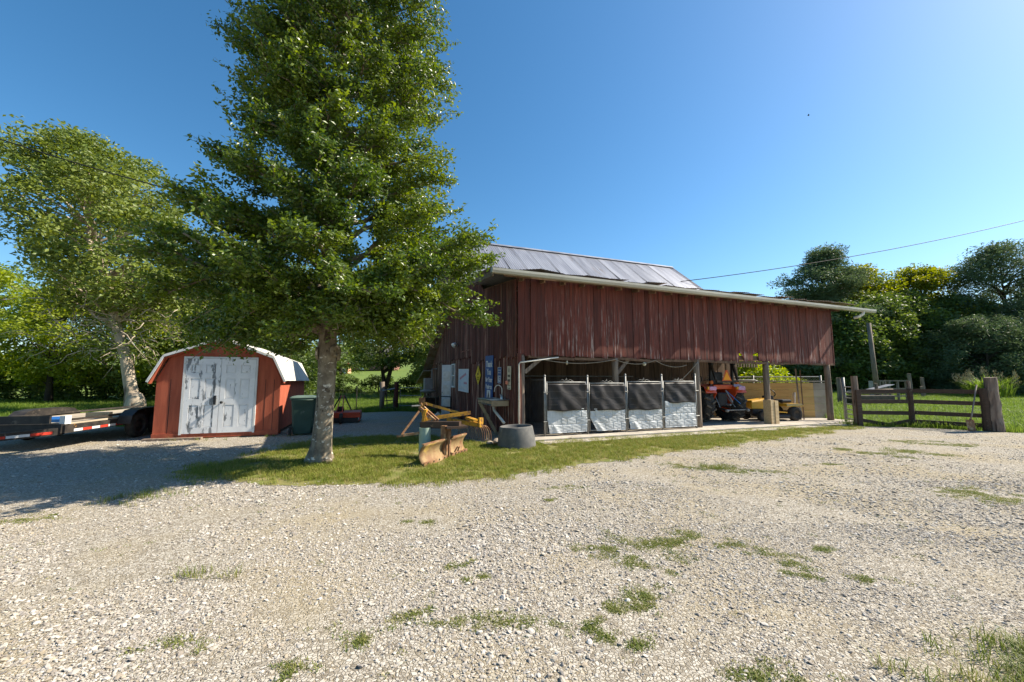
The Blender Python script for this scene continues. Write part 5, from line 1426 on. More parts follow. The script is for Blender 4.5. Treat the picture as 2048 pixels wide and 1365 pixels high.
for z in (0.18, 0.34, 0.50, 0.68, 0.90, 1.10, 1.28): MB().tube([(0.08, 0, z), (gl - 0.12, 0, z)], 0.018, 8).build('bar', m_galv, tg, smooth=True)
for x in (0.08, gl - 0.12): MB().tube([(x, 0, 0.14), (x, 0, 1.31)], 0.022, 8).build('upright', m_galv, tg, smooth=True)
fe = empty('rail_fence', F1, 0, 'dark wooden four rail fence with sagging bottom rail', 'fence')
rg = random.Random(77)
def fpost(p, r_, h, mat, name='post', n=12):
    p = V(p) - F1
    pts = [p + V((rg.uniform(-.006, .006), rg.uniform(-.006, .006), h * k / 6)) for k in range(7)]
    MB().tube(pts, [r_ * rg.uniform(0.95, 1.06) for _ in range(7)], n, jit=0.05, rg=rg).build(name, mat, fe)
fpost(F1 + V((0.0, 0.1, 0)), 0.095, 1.66, m_bigpost)
MB().box((-0.02, -0.03, 0.6), (0.15, 0.06, 1.2)).build('post_board', m_fencewood, fe)
fpost(F2, 0.075, 1.24, m_fencewood)
fpost(F2 + V((0.1, 0.12, 0)), 0.05, 1.5, m_bigpost)
def rail(a, b, z0, z1, h=0.125):
    a = V(a) - F1; b = V(b) - F1
    MB().bar(a + V((0, 0, z0)), b + V((0, 0, z1)), 0.035, h).build('rail', m_fencewood, fe)
off = V((0.02, -0.04, 0))
for z in (1.155, 0.81, 0.45): rail(F1 + off, F2 + V((-.02, 0.0, 0)), z, z + rg.uniform(-.02, .02))
mid = (F1 + F2) / 2 + V((0.0, -0.03, 0))
rail(F1 + off, mid, 0.20, 0.06, 0.11); rail(mid + V((0.01, 0, 0)), F2, 0.06, 0.20, 0.11)
for z in (1.17, 0.82, 0.46, 0.17): rail(F2 + V((0.06, -0.02, 0)), F3 + V((-0.12, 0.08, 0)), z, z - 0.01)
MB().tube([V((14.42, 12.12, 0)) - F1 + V((0.012 * math.sin(k * 2), 0, 1.60 * k / 8)) for k in range(9)], [0.19, 0.18, 0.165, 0.16, 0.15, 0.145, 0.14, 0.14, 0.135], 14, jit=0.10, rg=rg).build('end_post', m_bigpost, fe)
MB().tube([V((14.22, 12.16, 0)) - F1 + V((0, 0, 1.28 * k / 5)) for k in range(6)], [0.10, 0.10, 0.095, 0.09, 0.09, 0.085], 10, jit=0.08, rg=rg).build('end_post', m_fencewood, fe)
mb = MB()
for a, b in ((F1 + V((0, .12, 0)), F2 + V((0, .12, 0))), (F2 + V((0, .12, 0)), F3 + V((0, .12, 0)))):
    a = a - F1; b = b - F1
    for k in range(8): mb.tube([a + V((0, 0, 0.12 + k * 0.14)), b + V((0, 0, 0.12 + k * 0.14))], 0.0022, 3)
    n = int((b - a).length / 0.15)
    for k in range(n): c = a.lerp(b, k / n); mb.tube([c + V((0, 0, 0.1)), c + V((0, 0, 1.12))], 0.0022, 3)
o = mb.build('wire_mesh', m_darkwire, fe); o['kind'] = 'stuff'

# shovel against the end post
sv = empty('shovel', (13.72, 12.15, 0), 0, 'rusty square shovel leaning on the fence end post', 'shovel')
m_shov = mk('grey shovel handle', (0.30, 0.25, 0.21), (0.2, 0.16, 0.13), rough=0.8)
MB().tube([(0.06, 0.03, 0.36), (0.10, 0.04, 0.45), (0.40, 0.08, 1.38)], 0.018, 8).build('handle', m_shov, sv, smooth=True)
MB().grid(lambda u_, v_: (-0.125 + 0.25 * u_ + 0.02 * v_, -0.02 - 0.03 * (1 - (2 * u_ - 1) ** 2) + 0.06 * v_, 0.01 + 0.33 * v_), 8, 4).build('blade', m_rust, sv, solid=0.006)
MB().tube([(0.02, 0.02, 0.28), (0.06, 0.03, 0.40)], [0.03, 0.02], 8).build('socket', m_rust, sv)

# things in the field behind the fence
o = MB().tube([V((27.2, 30.0, -0.2)), V((27.0, 30.0, 5.85))], [0.17, 0.13], 12).build('leaning_pole', m_greywood, smooth=True); tag(o, 'tall bare grey pole leaning in the meadow', 'pole')
o = MB().tube([V((27.22, 29.98, -0.2)), V((27.12, 29.98, 1.1))], [0.185, 0.18], 12).build('pole_sleeve', m_rust, smooth=True); tag(o, 'rust brown sleeve round the foot of leaning pole', 'sleeve')
k = 0
for x, y, h, r_, lab in ((34.6, 35.0, 2.1, 0.16, 'left post of the two tall ones in the far meadow'), (35.9, 35.2, 1.75, 0.15, 'right post of the two tall ones in the far meadow'), (35.2, 34.6, 1.0, 0.13, 'short stub between the two far meadow posts'),
                         (29.6, 32.0, 1.55, 0.14, 'slim post just right of the square grey panel post'), (21.5, 26.5, 1.7, 0.14, 'thin meadow post seen behind the tube gate'), (22.6, 25.0, 1.35, 0.10, 'short meadow post between tube gate and fence')):
    o = MB().tube([V((x, y, gz(x, y) - 0.1)), V((x + 0.05, y, gz(x, y) + h * 0.5)), V((x, y, gz(x, y) + h))], [r_, r_ * 0.95, r_ * 0.85], 10).build('meadow_post', m_bigpost); tag(o, lab, 'post')
o = MB().box((28.7, 32.0, 0.75), (0.65, 0.06, 1.5)).build('panel_post', m_greypaint); tag(o, 'square grey panel on a post in the far meadow', 'panel')
rkx = empty('wooden_rack', (25.6, 28.0, 0), R(5), 'weathered wooden rack standing by the leaning pole', 'rack')
for sx in (0, 0.7, 1.35, 2.0): MB().box((sx, 0, 0.75), (0.11, 0.11, 1.5)).build('post', m_greywood, rkx)
for z in (0.45, 0.95, 1.5): MB().box((1.0, 0.02, z), (2.2, 0.12, 0.09)).build('rail', m_greywood, rkx)
tr2 = empty('feed_trough', (20.5, 24.5, 0), R(10), 'long grey feed trough lying in the meadow', 'trough')
MB().tube([(0, 0, 0.80), (3.2, 0, 0.85)], 0.16, 12).build('log_beam', m_greywood, tr2, smooth=True)
MB().box((1.6, 0.1, 0.42), (3.0, 0.6, 0.40)).build('body', m_darksteel, tr2, bevel=0.03)
for x in (0.2, 3.0): MB().box((x, 0.1, 0.12), (0.1, 0.5, 0.24)).build('leg', m_darksteel, tr2)
o = MB().add([(22.3, 25.8, 0.75), (25.3, 26.6, 1.25), (25.3, 27.2, 1.25), (22.3, 26.6, 0.70)], [(0, 1, 2, 3)]).build('tin_sheet', m_tin, solid=0.02); tag(o, 'sloping sheet of tin propped beside the leaning pole', 'tin sheet')

# ------------------------------------------------------------------ left wire fence and gate at the end of the drive
wf = empty('wire_fence', (-11.5, 19.0, 0), 0, 'low wire fence with steel stakes beyond the gravel drive', 'fence')
mb = MB()
A2 = V((0, 0, 0)); B2 = V((4.95, 1.25, 0))
for k in range(6): mb.tube([A2 + V((0, 0, .2 + k * .17)), B2 + V((0, 0, .2 + k * .17))], 0.004, 3)
for k in range(32): c = A2.lerp(B2, k / 31); mb.tube([c + V((0, 0, .15)), c + V((0, 0, 1.05))], 0.003, 3)
o = mb.build('wire_mesh', m_darkwire, wf); o['kind'] = 'stuff'
for t_ in (0.0, 0.28, 0.53, 0.77): c = A2.lerp(B2, t_); MB().tube([c, c + V((0, 0, 1.25))], 0.022, 6).build('stake', m_darksteel, wf)
o = MB().tube([(-6.55, 20.3, -0.05), (-6.53, 20.3, 0.7), (-6.55, 20.3, 1.45)], [0.13, 0.12, 0.12], 12).build('gate_post', m_greywood, smooth=True); tag(o, 'round grey wooden gate post at the wire fence', 'post')
o = MB().tube([(-5.86, 20.4, -0.05), (-5.86, 20.4, 1.45)], [0.11, 0.11], 10).build('gate_post', m_barnside); tag(o, 'red brown gate post left of the barn annexe', 'post')
o = MB().tube([(-6.5, 20.2, 1.0), (-5.9, 20.3, 1.12)], 0.035, 8).build('gate_bar', m_galv); tag(o, 'steel bar joining the two gate posts', 'bar')
yg = empty('yard_gate', (-5.7, 20.5, 0), R(4), 'thin steel wire gate between the red brown post and annexe', 'gate')
for z in (0.25, 0.75, 1.15): MB().tube([(0, 0, z), (1.1, 0, z)], 0.018, 6).build('bar', m_galv, yg)
for x in (0.02, 1.05): MB().tube([(x, 0, 0.1), (x, 0, 1.2)], 0.018, 6).build('upright', m_galv, yg)
fr2 = empty('scrap_frame', (-6.2, 20.15, 0), R(-10), 'small dark scrap iron frame between the gate posts', 'scrap iron')
MB().bar((0, 0, 0), (-0.12, 0, 1.25), 0.03, 0.03).build('rod', m_darksteel, fr2)
for z in (0.15, 0.5): MB().bar((-0.15, 0, z), (0.45, 0, z + 0.06), 0.03, 0.05).build('crossbar', m_darksteel, fr2)
MB().bar((0.35, 0, 0), (0.3, 0, 0.7), 0.05, 0.05).build('rod', m_darksteel, fr2)

# ------------------------------------------------------------------ far brick house and toy house on the hill
hx, hy = -34.5, 88.0; hz = gz(hx, hy)
m_brick = mk('far brick', (0.26, 0.13, 0.095), (0.21, 0.10, 0.075), scale=3, rough=0.9)
m_shing = mk('far shingles', (0.10, 0.09, 0.085), (0.13, 0.115, 0.1), rough=0.9)
hs = empty('brick_house', (hx, hy, hz), R(8), 'distant brick house up the hill behind the trees', 'house')
MB().box((0, 0, 1.4), (18, 8, 2.9)).build('wall', m_brick, hs)
MB().prism([(-9.5, 2.8), (9.5, 2.8), (7.5, 5.4), (-7.5, 5.4)], lambda a, b: (a, -4.5 + (b - 2.8) * 1.6, b), lambda a, b: (a, 4.5 - (b - 2.8) * 1.6, b)).build('roof', m_shing, hs)
for x in (-6.5, -3.5, 0.5, 4.0, 7.0):
    w_ = MB().box((x, -4.02, 1.6), (1.5, 0.08, 1.3)).build('window', m_white, hs); MB().box((x, -4.07, 1.6), (1.3, 0.06, 1.1)).build('pane', m_glass, w_)
MB().box((2.3, -4.03, 1.1), (1.0, 0.1, 2.1)).build('door', m_white, hs)
ph = empty('toy_house', (-31.8, 76.0, gz(-31.8, 76)), R(0), 'small orange and cream toy house on the hill lawn', 'playhouse')
m_toy = mk('orange cream plastic', (0.75, 0.42, 0.25), (0.7, 0.38, 0.22), rough=0.6)
MB().box((0, 0, 0.7), (2.0, 1.6, 1.4)).build('wall', m_toy, ph)
MB().prism([(-1.2, 1.4), (1.2, 1.4), (0, 2.2)], lambda a, b: (a, -0.95, b), lambda a, b: (a, 0.95, b)).build('roof', m_redpaint, ph)
MB().box((0.3, -0.82, 0.55), (0.6, 0.06, 1.1)).build('door', m_white, ph)

# ------------------------------------------------------------------ overhead wires and a bird
m_cable = mk('black cable', (0.015, 0.015, 0.016), rough=0.6)
def wire(name, a, b, sag, lab, r_=0.016):
    a, b = V(a), V(b); pts = []
    for k in range(25):
        t_ = k / 24; q = a.lerp(b, t_); q.z -= sag * 4 * t_ * (1 - t_); pts.append(q)
    o = MB().tube(pts, r_, 6).build(name, m_cable, smooth=True); tag(o, lab, 'cable')
wire('service_cable', B(9.6, 4.2, 5.95), (29.0, 20.0, 10.4), 0.35, 'black cable rising from the barn roof to the right', 0.016)
wire('overhead_cable', (-16.0, 11.2, 8.9), B(-0.8, 5.6, 6.9), 0.45, 'black cable crossing the left tree towards the barn', 0.018)
o = MB().add([(0, 0, 0), (0.10, 0.02, 0), (-0.16, 0, 0.0), (-0.02, 0.25, 0.07), (-0.02, -0.25, 0.07), (0.0, 0, 0.04), (0, 0, -0.035)], [(1, 5, 3), (5, 2, 3), (1, 4, 5), (5, 4, 2), (1, 3, 6), (6, 3, 2), (1, 6, 4), (6, 2, 4)]).build('bird', m_black, loc=(27.6, 35.0, 26.1)); o.rotation_euler = (0.2, 0, 2.6); o.scale = (0.65, 0.65, 0.65); tag(o, 'tiny dark bird flying high in the blue sky', 'bird')

# ------------------------------------------------------------------ trees
def leaf_mesh(name, C, size, mat, parent, rs, up=0.35, aspect=0.42, tint=None, drop=0.0):
    """rhombic folded leaves at points C"""
    n = len(C)
    a = rs.normal(size=(n, 3)); a[:, 2] = a[:, 2] * 0.6 - drop; a /= np.linalg.norm(a, axis=1)[:, None]
    b = rs.normal(size=(n, 3)); b[:, 2] += up
    nrm = np.cross(a, b); nrm /= np.linalg.norm(nrm, axis=1)[:, None] + 1e-9
    flip = np.where(nrm[:, 2] < 0, -1, 1)[:, None]; nrm = nrm * flip
    w = np.cross(nrm, a)
    s = (size * rs.uniform(0.65, 1.3, n))[:, None]
    base = C - a * s * 0.5; tip = C + a * s * 0.5
    lf = C + w * s * aspect * 0.5 + nrm * s * 0.06; rt = C - w * s * aspect * 0.5 + nrm * s * 0.06
    v = np.stack([base, rt, tip, lf], 1).reshape(-1, 3)
    f = np.arange(4 * n).reshape(n, 4)
    tn = rs.rand(n) if tint is None else np.clip(tint + rs.normal(0, 0.18, n), 0, 1)
    return mesh_np(name, v, f, mat, parent, attr=tn)


def limb_pts(p0, p1, bow, n, rg, wig=0.06):
    p0, p1 = V(p0), V(p1); L_ = (p1 - p0).length; out = []
    for k in range(n + 1):
        t = k / n; q = p0.lerp(p1, t); q.z += bow * 4 * t * (1 - t) * L_
        if 0 < k < n: q += V((rg.uniform(-wig, wig), rg.uniform(-wig, wig), rg.uniform(-wig, wig))) * L_
        out.append(q)
    return out


m_bark = mk('grey mottled bark', (0.26, 0.215, 0.155), (0.14, 0.11, 0.08), scale=7, stretch=(1, 1, 0.8), rough=0.95, bump=1.0, bscale=22, wear=(0.58, 0.63), wcol=(0.55, 0.50, 0.42), wscale=6, wstretch=(1, 1, 1.8), wear2=(0.58, 0.66), wcol2=(0.07, 0.05, 0.035), wscale2=5.0, wstretch2=(1, 1, 0.6))
m_twig = mk('brown twig bark', (0.20, 0.16, 0.12), (0.12, 0.10, 0.075), scale=5, rough=0.9)
m_palebark = mk('pale peeling bark', (0.46, 0.38, 0.29), (0.34, 0.27, 0.20), scale=2, stretch=(2, 2, 0.7), rough=0.9, bump=0.6, bscale=6, wear=(0.56, 0.66), wcol=(0.14, 0.10, 0.075), wscale=1.6, wstretch=(2, 2, 0.6))
m_darkbark = mk('dark bark', (0.07, 0.055, 0.04), (0.045, 0.035, 0.028), scale=3, rough=0.95, bump=0.5)
m_leafA = leafmat('glossy oak leaves', (0.045, 0.092, 0.012), (0.150, 0.205, 0.020), trans=0.36, rough=0.38, spec=0.55)
m_leafB = leafmat('dull maple leaves', (0.095, 0.140, 0.018), (0.195, 0.235, 0.040), trans=0.30, rough=0.5)
m_leafC = leafmat('bright spring leaves', (0.16, 0.23, 0.012), (0.28, 0.32, 0.022), trans=0.45, rough=0.5)
m_leafD = leafmat('dark woodland leaves', (0.060, 0.105, 0.018), (0.115, 0.165, 0.028), trans=0.34, rough=0.55)
m_leafE = leafmat('pine needles', (0.058, 0.098, 0.040), (0.110, 0.152, 0.062), trans=0.24, rough=0.6)
m_leafF = leafmat('yellow green leaves', (0.11, 0.150, 0.010), (0.19, 0.205, 0.014), trans=0.45, rough=0.5)

# ---- the big tree
TX, TY = -3.58, 7.62
big = empty('oak_tree', (TX, TY, 0), 0, 'big leafy tree with grey mottled trunk on the grass strip', 'tree')
rg = random.Random(41); rs = np.random.RandomState(41)
trunk = [(0.0, 0, -0.05, 0.37), (0.0, 0, 0.06, 0.31), (0.02, 0, 0.22, 0.265), (0.04, 0, 0.5, 0.25), (0.06, 0, 0.9, 0.235), (0.07, 0, 1.4, 0.23), (0.07, 0, 1.85, 0.24), (0.07, 0, 2.05, 0.275), (0.06, 0, 2.25, 0.235), (0.05, 0, 2.8, 0.215), (0.03, 0.02, 3.6, 0.20),
         (0.08, 0, 4.6, 0.18), (0.02, 0.05, 5.6, 0.16), (0.10, 0, 6.6, 0.14), (0.04, 0, 7.6, 0.115), (0.12, 0, 8.6, 0.09), (0.15, 0, 9.6, 0.06), (0.15, 0, 10.8, 0.025)]
trunk = [(x, y, z, r_ * (0.68 if z > 0.1 else 0.76)) for x, y, z, r_ in trunk]
# trunk with buttressed foot
mb = MB(); vs = []; fs = []; n = 22
fl = [rg.uniform(0.8, 1.25) for _ in range(n)]
for i, (x, y, z, r_) in enumerate(trunk):
    for k in range(n):
        a = 2 * math.pi * k / n
        w = max(0, 1 - z / 0.9)
        q = r_ * (1 + (fl[k] - 1) * (0.25 + 1.0 * w) + 0.05 * math.sin(5 * a + i) * rg.uniform(0.3, 1) + (0.03 * math.sin(3 * a + z * 2)))
        vs.append((x + q * math.cos(a), y + q * math.sin(a), z))
for i in range(len(trunk) - 1):
    for k in range(n):
        a, b = i * n + k, i * n + (k + 1) % n; fs.append((a, b, b + n, a + n))
mb.add(vs, fs); o = mb.build('trunk', m_bark, big, smooth=True)
ss = o.modifiers.new('sub', 'SUBSURF'); ss.levels = 1; ss.render_levels = 1
for a, z in ((200, 2.02), (340, 2.06), (20, 2.0)):
    MB().lathe([(0.13, 0.0), (0.12, 0.04), (0.075, 0.055), (0.06, 0.03), (0.001, 0.02)], 14).build('knot', m_bark, big, smooth=True).matrix_local = Matrix.Translation((0.07 + 0.165 * math.cos(R(a)), 0.165 * math.sin(R(a)), z)) @ Matrix.Rotation(R(a), 4, 'Z') @ Matrix.Rotation(R(90), 4, 'Y')


def prof(z, side):
    """crown radius by height, left (-1) and right (+1) flank"""
    Lp = [(1.9, 0.8), (2.2, 2.0), (2.7, 2.9), (3.4, 3.2), (4.2, 3.1), (5.0, 2.4), (5.7, 1.85), (6.4, 1.8), (7.4, 1.9), (8.6, 1.85), (9.6, 1.6), (10.6, 1.0), (11.4, 0.4)]
    Rp = [(1.9, 1.4), (2.2, 2.3), (2.7, 2.95), (3.4, 3.1), (4.2, 3.0), (5.0, 2.5), (5.7, 2.1), (6.4, 2.15), (7.4, 1.95), (8.6, 1.85), (9.6, 1.6), (10.6, 1.0), (11.4, 0.4)]
    t = Lp if side < 0 else Rp
    for (a, ra), (b, rb) in zip(t, t[1:]):
        if a <= z <= b: return ra + (rb - ra) * (z - a) / (b - a)
    return 0.4


def tp(z):
    for (x0, y0, z0, r0), (x1, y1, z1, r1) in zip(trunk, trunk[1:]):
        if z0 <= z <= z1:
            t = (z - z0) / (z1 - z0); return V((x0 + (x1 - x0) * t, y0 + (y1 - y0) * t, z)), r0 + (r1 - r0) * t
    return V((0.15, 0, 10.6)), 0.03


limbs = MB(); twigs = MB(); C = []; T = []
NL = 126
for k in range(NL):
    ztip = 2.05 + (k + rg.random()) / NL * 9.1
    az = k * 2.39996 + rg.uniform(-0.35, 0.35)
    cx, sy = math.cos(az), math.sin(az)
    side = 1 if cx > 0 else -1
    Rr = prof(ztip, -1) * max(0, -cx) ** 2 + prof(ztip, 1) * max(0, cx) ** 2 + 0.78 * 0.5 * (prof(ztip, -1) + prof(ztip, 1)) * sy * sy
    Rr *= rg.uniform(0.80, 1.05) * (1 - 0.20 * max(0, -sy))
    z0 = max(2.35, ztip - Rr * rg.uniform(0.25, 0.6)) if ztip > 3.2 else 2.4 + rg.uniform(0.1, 0.9)
    p0, r0 = tp(min(z0, 10.3))
    tip = V((p0.x + cx * Rr, p0.y + sy * Rr, ztip))
    pts = limb_pts(p0, tip, 0.08 if ztip > 3.2 else 0.16, 7, rg, 0.025)
    rr = min(0.075, r0 * 0.5) * rg.uniform(0.6, 1.0)
    limbs.tube(pts, [rr * (1 - 0.85 * i / 7) + 0.006 for i in range(8)], 6)
    lt_ = rg.uniform(0.15, 0.85)
    ns = 6 + int(Rr * 4.8)
    for j in range(ns):
        t = 0.32 + 0.68 * (j + rg.random()) / ns
        i = min(6, int(t * 7)); q = pts[i].lerp(pts[i + 1], t * 7 - i)
        a2 = az + rg.choice((-1, 1)) * rg.uniform(0.3, 1.3)
        sl = rg.uniform(0.35, 0.75) * (0.65 + 0.5 * (1 - abs(t - 0.6)))
        e = q + V((math.cos(a2) * sl, math.sin(a2) * sl, rg.uniform(-0.18, 0.34) * sl * 1.4))
        tw = limb_pts(q, e, 0.05, 3, rg, 0.06)
        twigs.tube(tw, [0.011, 0.009, 0.006, 0.003], 4, cap=False)
        m = int(rg.randint(135, 195) * (1.0 if ztip < 5.5 else 0.78))
        tt = rs.beta(1.6, 1.0, m)
        qa = np.array(q); ea = np.array(e)
        cl = qa + (ea - qa) * tt[:, None] + rs.normal(0, 1, (m, 3)) * np.array([0.085, 0.085, 0.06])
        C.append(cl); T.append(np.full(m, min(1, max(0, lt_ + rg.uniform(-0.2, 0.2)))))
        if rg.random() < 0.35:      # a leafy shoot poking out
            sh = e + V((math.cos(az), math.sin(az), rg.uniform(0.1, 0.9))) * rg.uniform(0.18, 0.4)
            twigs.tube([e, sh], [0.005, 0.002], 3, cap=False)
            tt = rs.rand(16); C.append(np.array(e) + (np.array(sh) - np.array(e)) * tt[:, None] + rs.normal(0, 0.03, (16, 3))); T.append(np.full(16, 0.7))
# drooping sprays over the shed
for x, y, z in ((-1.55, -0.9, 1.95), (-1.9, -0.4, 2.0), (-1.2, -1.1, 2.05), (-2.4, 0.3, 2.15), (-1.6, -0.2, 2.1), (-1.75, -1.1, 1.78), (1.7, -0.6, 2.1), (2.0, 0.4, 2.2), (1.4, -1.2, 2.25), (2.3, -0.2, 2.35), (-1.0, 0.6, 2.15), (-2.0, 0.8, 2.2), (-0.8, -1.4, 2.3), (0.9, -1.5, 2.3), (1.9, 0.9, 2.2), (1.2, 0.7, 2.25), (2.2, -0.9, 2.2), (-2.6, -0.5, 2.3), (0.9, -0.9, 2.2), (1.7, 0.1, 2.05)):
    p0, r0 = tp(2.9); e = V((x, y, z)); pts = limb_pts(p0, e, 0.18, 6, rg, 0.03)
    limbs.tube(pts, [0.03, 0.026, 0.022, 0.018, 0.013, 0.009, 0.004], 5)
    for j in range(9):
        q = np.array(pts[3 + j // 3]) + rs.normal(0, 0.13, 3); m = 125
        C.append(q + rs.normal(0, 1, (m, 3)) * np.array([0.18, 0.18, 0.11])); T.append(np.full(m, 0.45))
limbs.build('limbs', m_bark, big, smooth=True)
o = twigs.build('twigs', m_twig, big); o['kind'] = 'stuff'
C = np.concatenate(C); T = np.concatenate(T)
print('big tree leaves', len(C))
leaf_mesh('crown', C, 0.082, m_leafA, big, rs, up=0.5, aspect=0.46, tint=T)


# ---- generic tree: clumps spread through the crown volume
def tree(name, label, x, y, h, rx, zlo, n_cl, per, leaf, mat, seed, bark=None, shape='round', group=None, cr=None, tr_r=None, trunk_pts=None, cen=(0, 0), drop=0.0, cat='tree', aspect=0.5, ry=None):
    rg = random.Random(seed); rs = np.random.RandomState(seed)
    z0 = gz(x, y)
    t = empty(name, (x, y, z0), 0, label, cat, group)
    ry = ry or rx * 0.9
    tr_r = tr_r or h * 0.018 + 0.05
    tp_ = trunk_pts or [(0, 0, -0.1), (rg.uniform(-.1, .1), 0, h * 0.25), (cen[0] * 0.4 + rg.uniform(-.2, .2), cen[1] * .4, h * 0.5), (cen[0] * .8, cen[1] * .8, h * 0.78)]
    mb = MB(); k_ = len(tp_)
    mb.tube(tp_, [tr_r * (1.25 if i == 0 else 1) * (1 - 0.8 * i / (k_ - 1)) for i in range(k_)], 10)
    mb.build('trunk', bark or m_darkbark, t, smooth=True)
    C = []; T = []; lm = MB()
    cr = cr or rx * 0.28
    for k in range(n_cl):
        u = rg.random(); az = rg.uniform(0, 6.283); zz = zlo + (h - zlo) * u
        if shape == 'cone': rad = (1 - u) ** 0.75 + 0.06
        elif shape == 'pine': rad = (0.55 + 0.45 * math.sin(u * 19)) * (1 - u ** 2.2) + 0.10
        elif shape == 'bush': rad = math.sqrt(max(0, 1 - u * u)) * 1.0 + 0.05
        else: rad = math.sqrt(max(0.02, 1 - (2 * u - 0.9) ** 2 / 1.21))
        rr = rad * (rg.random() ** 0.42)
        c = V((cen[0] * u + rx * rr * math.cos(az), cen[1] * u + ry * rr * math.sin(az), zz))
        sp = cr * rg.uniform(0.6, 1.25)
        m = int(per * rg.uniform(0.6, 1.3))
        d = rs.normal(0, 1, (m, 3)); d /= np.linalg.norm(d, axis=1)[:, None]; d *= (rs.rand(m) ** 0.45)[:, None]
        flat = 0.45 if shape in ('pine', 'cone') else 0.7
        C.append(np.array(c) + d * np.array([sp, sp, sp * flat])); T.append(np.full(m, rg.uniform(0.15, 0.85)))
        if rg.random() < 0.4 and u < 0.9:
            zt = max(0.15 * h, zz - rr * rx * 0.5); i = min(k_ - 2, int(zt / h * (k_ - 1))); 
            q = V(tp_[0]).lerp(V(tp_[-1]), min(1, zt / tp_[-1][2]))
            lm.tube(limb_pts(q, c, 0.04, 3, rg, 0.03), [tr_r * .3, tr_r * .22, tr_r * .12, 0.012], 4, cap=False)
    if lm.v: lm.build('limbs', bark or m_darkbark, t, smooth=True)
    leaf_mesh('crown', np.concatenate(C), leaf, mat, t, rs, up=0.5, aspect=aspect, tint=np.concatenate(T), drop=drop)
    return t


# left gnarled tree with pale trunk
lt = tree('maple_tree', 'gnarled pale trunked tree behind the shed and trailer', -18.3, 19.3, 13.9, 4.5, 5.0, 230, 190, 0.20, m_leafB, 3, m_palebark, cen=(-4.4, 0.5), cr=0.92, tr_r=0.30,
          trunk_pts=[(0.25, 0, -0.1), (0.1, 0, 0.9), (-0.35, 0, 2.6), (-1.1, 0, 4.6), (-1.8, 0, 6.2), (-2.6, 0, 7.8), (-3.4, 0.3, 10.5)])
rg = random.Random(9); rs = np.random.RandomState(9)
MB().lathe([(0.34, 0), (0.42, 0.2), (0.38, 0.55), (0.25, 0.85), (0.12, 0.95), (0.001, 0.9)], 12, (0.42, -0.1, 0)).build('burl', m_palebark, lt, smooth=True)
bl2 = MB()
for p1, r_ in (((1.4, 0.4, 6.2), 0.12), ((0.6, -0.6, 6.9), 0.09), ((-5.8, 0.3, 5.6), 0.11), ((2.0, 0.3, 4.4), 0.07), ((-4.0, -0.5, 8.5), 0.1)):
    bl2.tube(limb_pts((-1.0, 0, 4.3), p1, 0.05, 6, rg, 0.04), [r_ * (1 - 0.8 * i / 6) for i in range(7)], 7)
bl2.build('limbs', m_palebark, lt, smooth=True)
tw = MB()
for k in range(300):
    a = rg.uniform(0, 6.28)
    q = V((-1.0 + rg.gauss(0.3, 1.9), rg.gauss(0, 1.0), rg.uniform(2.6, 6.6)))
    e = q + V((math.cos(a), math.sin(a) * 0.6, rg.uniform(-0.9, 0.35))) * rg.uniform(0.5, 1.5)
    tw.tube(limb_pts(q, e, 0.05, 3, rg, 0.10), [0.022, 0.017, 0.012, 0.006], 4, cap=False)
o = tw.build('bare_twigs', m_palebark, lt); o['kind'] = 'stuff'
Cl = []
for k in range(120):
    c = np.array([-0.6 + rg.gauss(0.2, 2.2), rg.gauss(0, 1.2), rg.uniform(2.4, 6.2)]); Cl.append(c + rs.normal(0, 0.33, (34, 3)))
leaf_mesh('sparse_leaves', np.concatenate(Cl), 0.17, m_leafB, lt, rs, up=0.5)

# bright wood edge behind the trailer
W = [(-36.5, 27.5, 9.0, 4.2, 'C', 'bright green tree at the far left frame edge'), (-31.2, 27.2, 7.6, 3.6, 'C', 'bright yellow green tree above the trailer front'), (-28.0, 30.0, 9.5, 3.8, 'B', 'grey green tree between the bright ones and pale trunk'),
     (-24.3, 29.0, 8.5, 3.2, 'C', 'bright green tree just left of the pale trunk'), (-21.5, 31.5, 10.0, 3.8, 'B', 'grey green tree right behind the pale trunk'), (-17.5, 29.5, 9.0, 3.4, 'B', 'grey green tree rising behind the shed roof left'),
     (-34.0, 33.5, 11.0, 4.5, 'D', 'dark tree behind the bright trees at far left'), (-27.0, 35.5, 11.0, 4.5, 'D', 'dark tree deep behind the trailer'), (-42.0, 31.0, 11.0, 5, 'D', 'dark tree cut off by the left frame edge')]
for i, (x, y, h, r_, c, lab) in enumerate(W):
    tree('woodland_tree', lab, x, y, h, r_, 0.9 if c != 'C' else 1.5, 78, 190, 0.24, {'B': m_leafB, 'C': m_leafC, 'D': m_leafD}[c], 200 + i, group='trees at the left wood edge', cr=1.15)
for i, (x, y, h, r_, lab) in enumerate(((-31.5, 29.8, 2.4, 3.0, 'low dark bush at the wood edge far left'), (-26.5, 30.8, 2.2, 3.0, 'low dark bush behind the trailer fender'), (-21.8, 29.6, 2.0, 2.4, 'low dark bush left of the pale trunk foot'), (-36.5, 30.5, 2.4, 3.0, 'low dark bush in the far left corner'), (-17.2, 31.2, 2.4, 3.2, 'low dark bush behind the shed'))):
    tree('woodland_bush', lab, x, y, h, r_, 0.0, 46, 170, 0.22, m_leafD, 240 + i, shape='bush', group='bushes at the left wood edge', cat='bush', cr=0.8, ry=1.6)
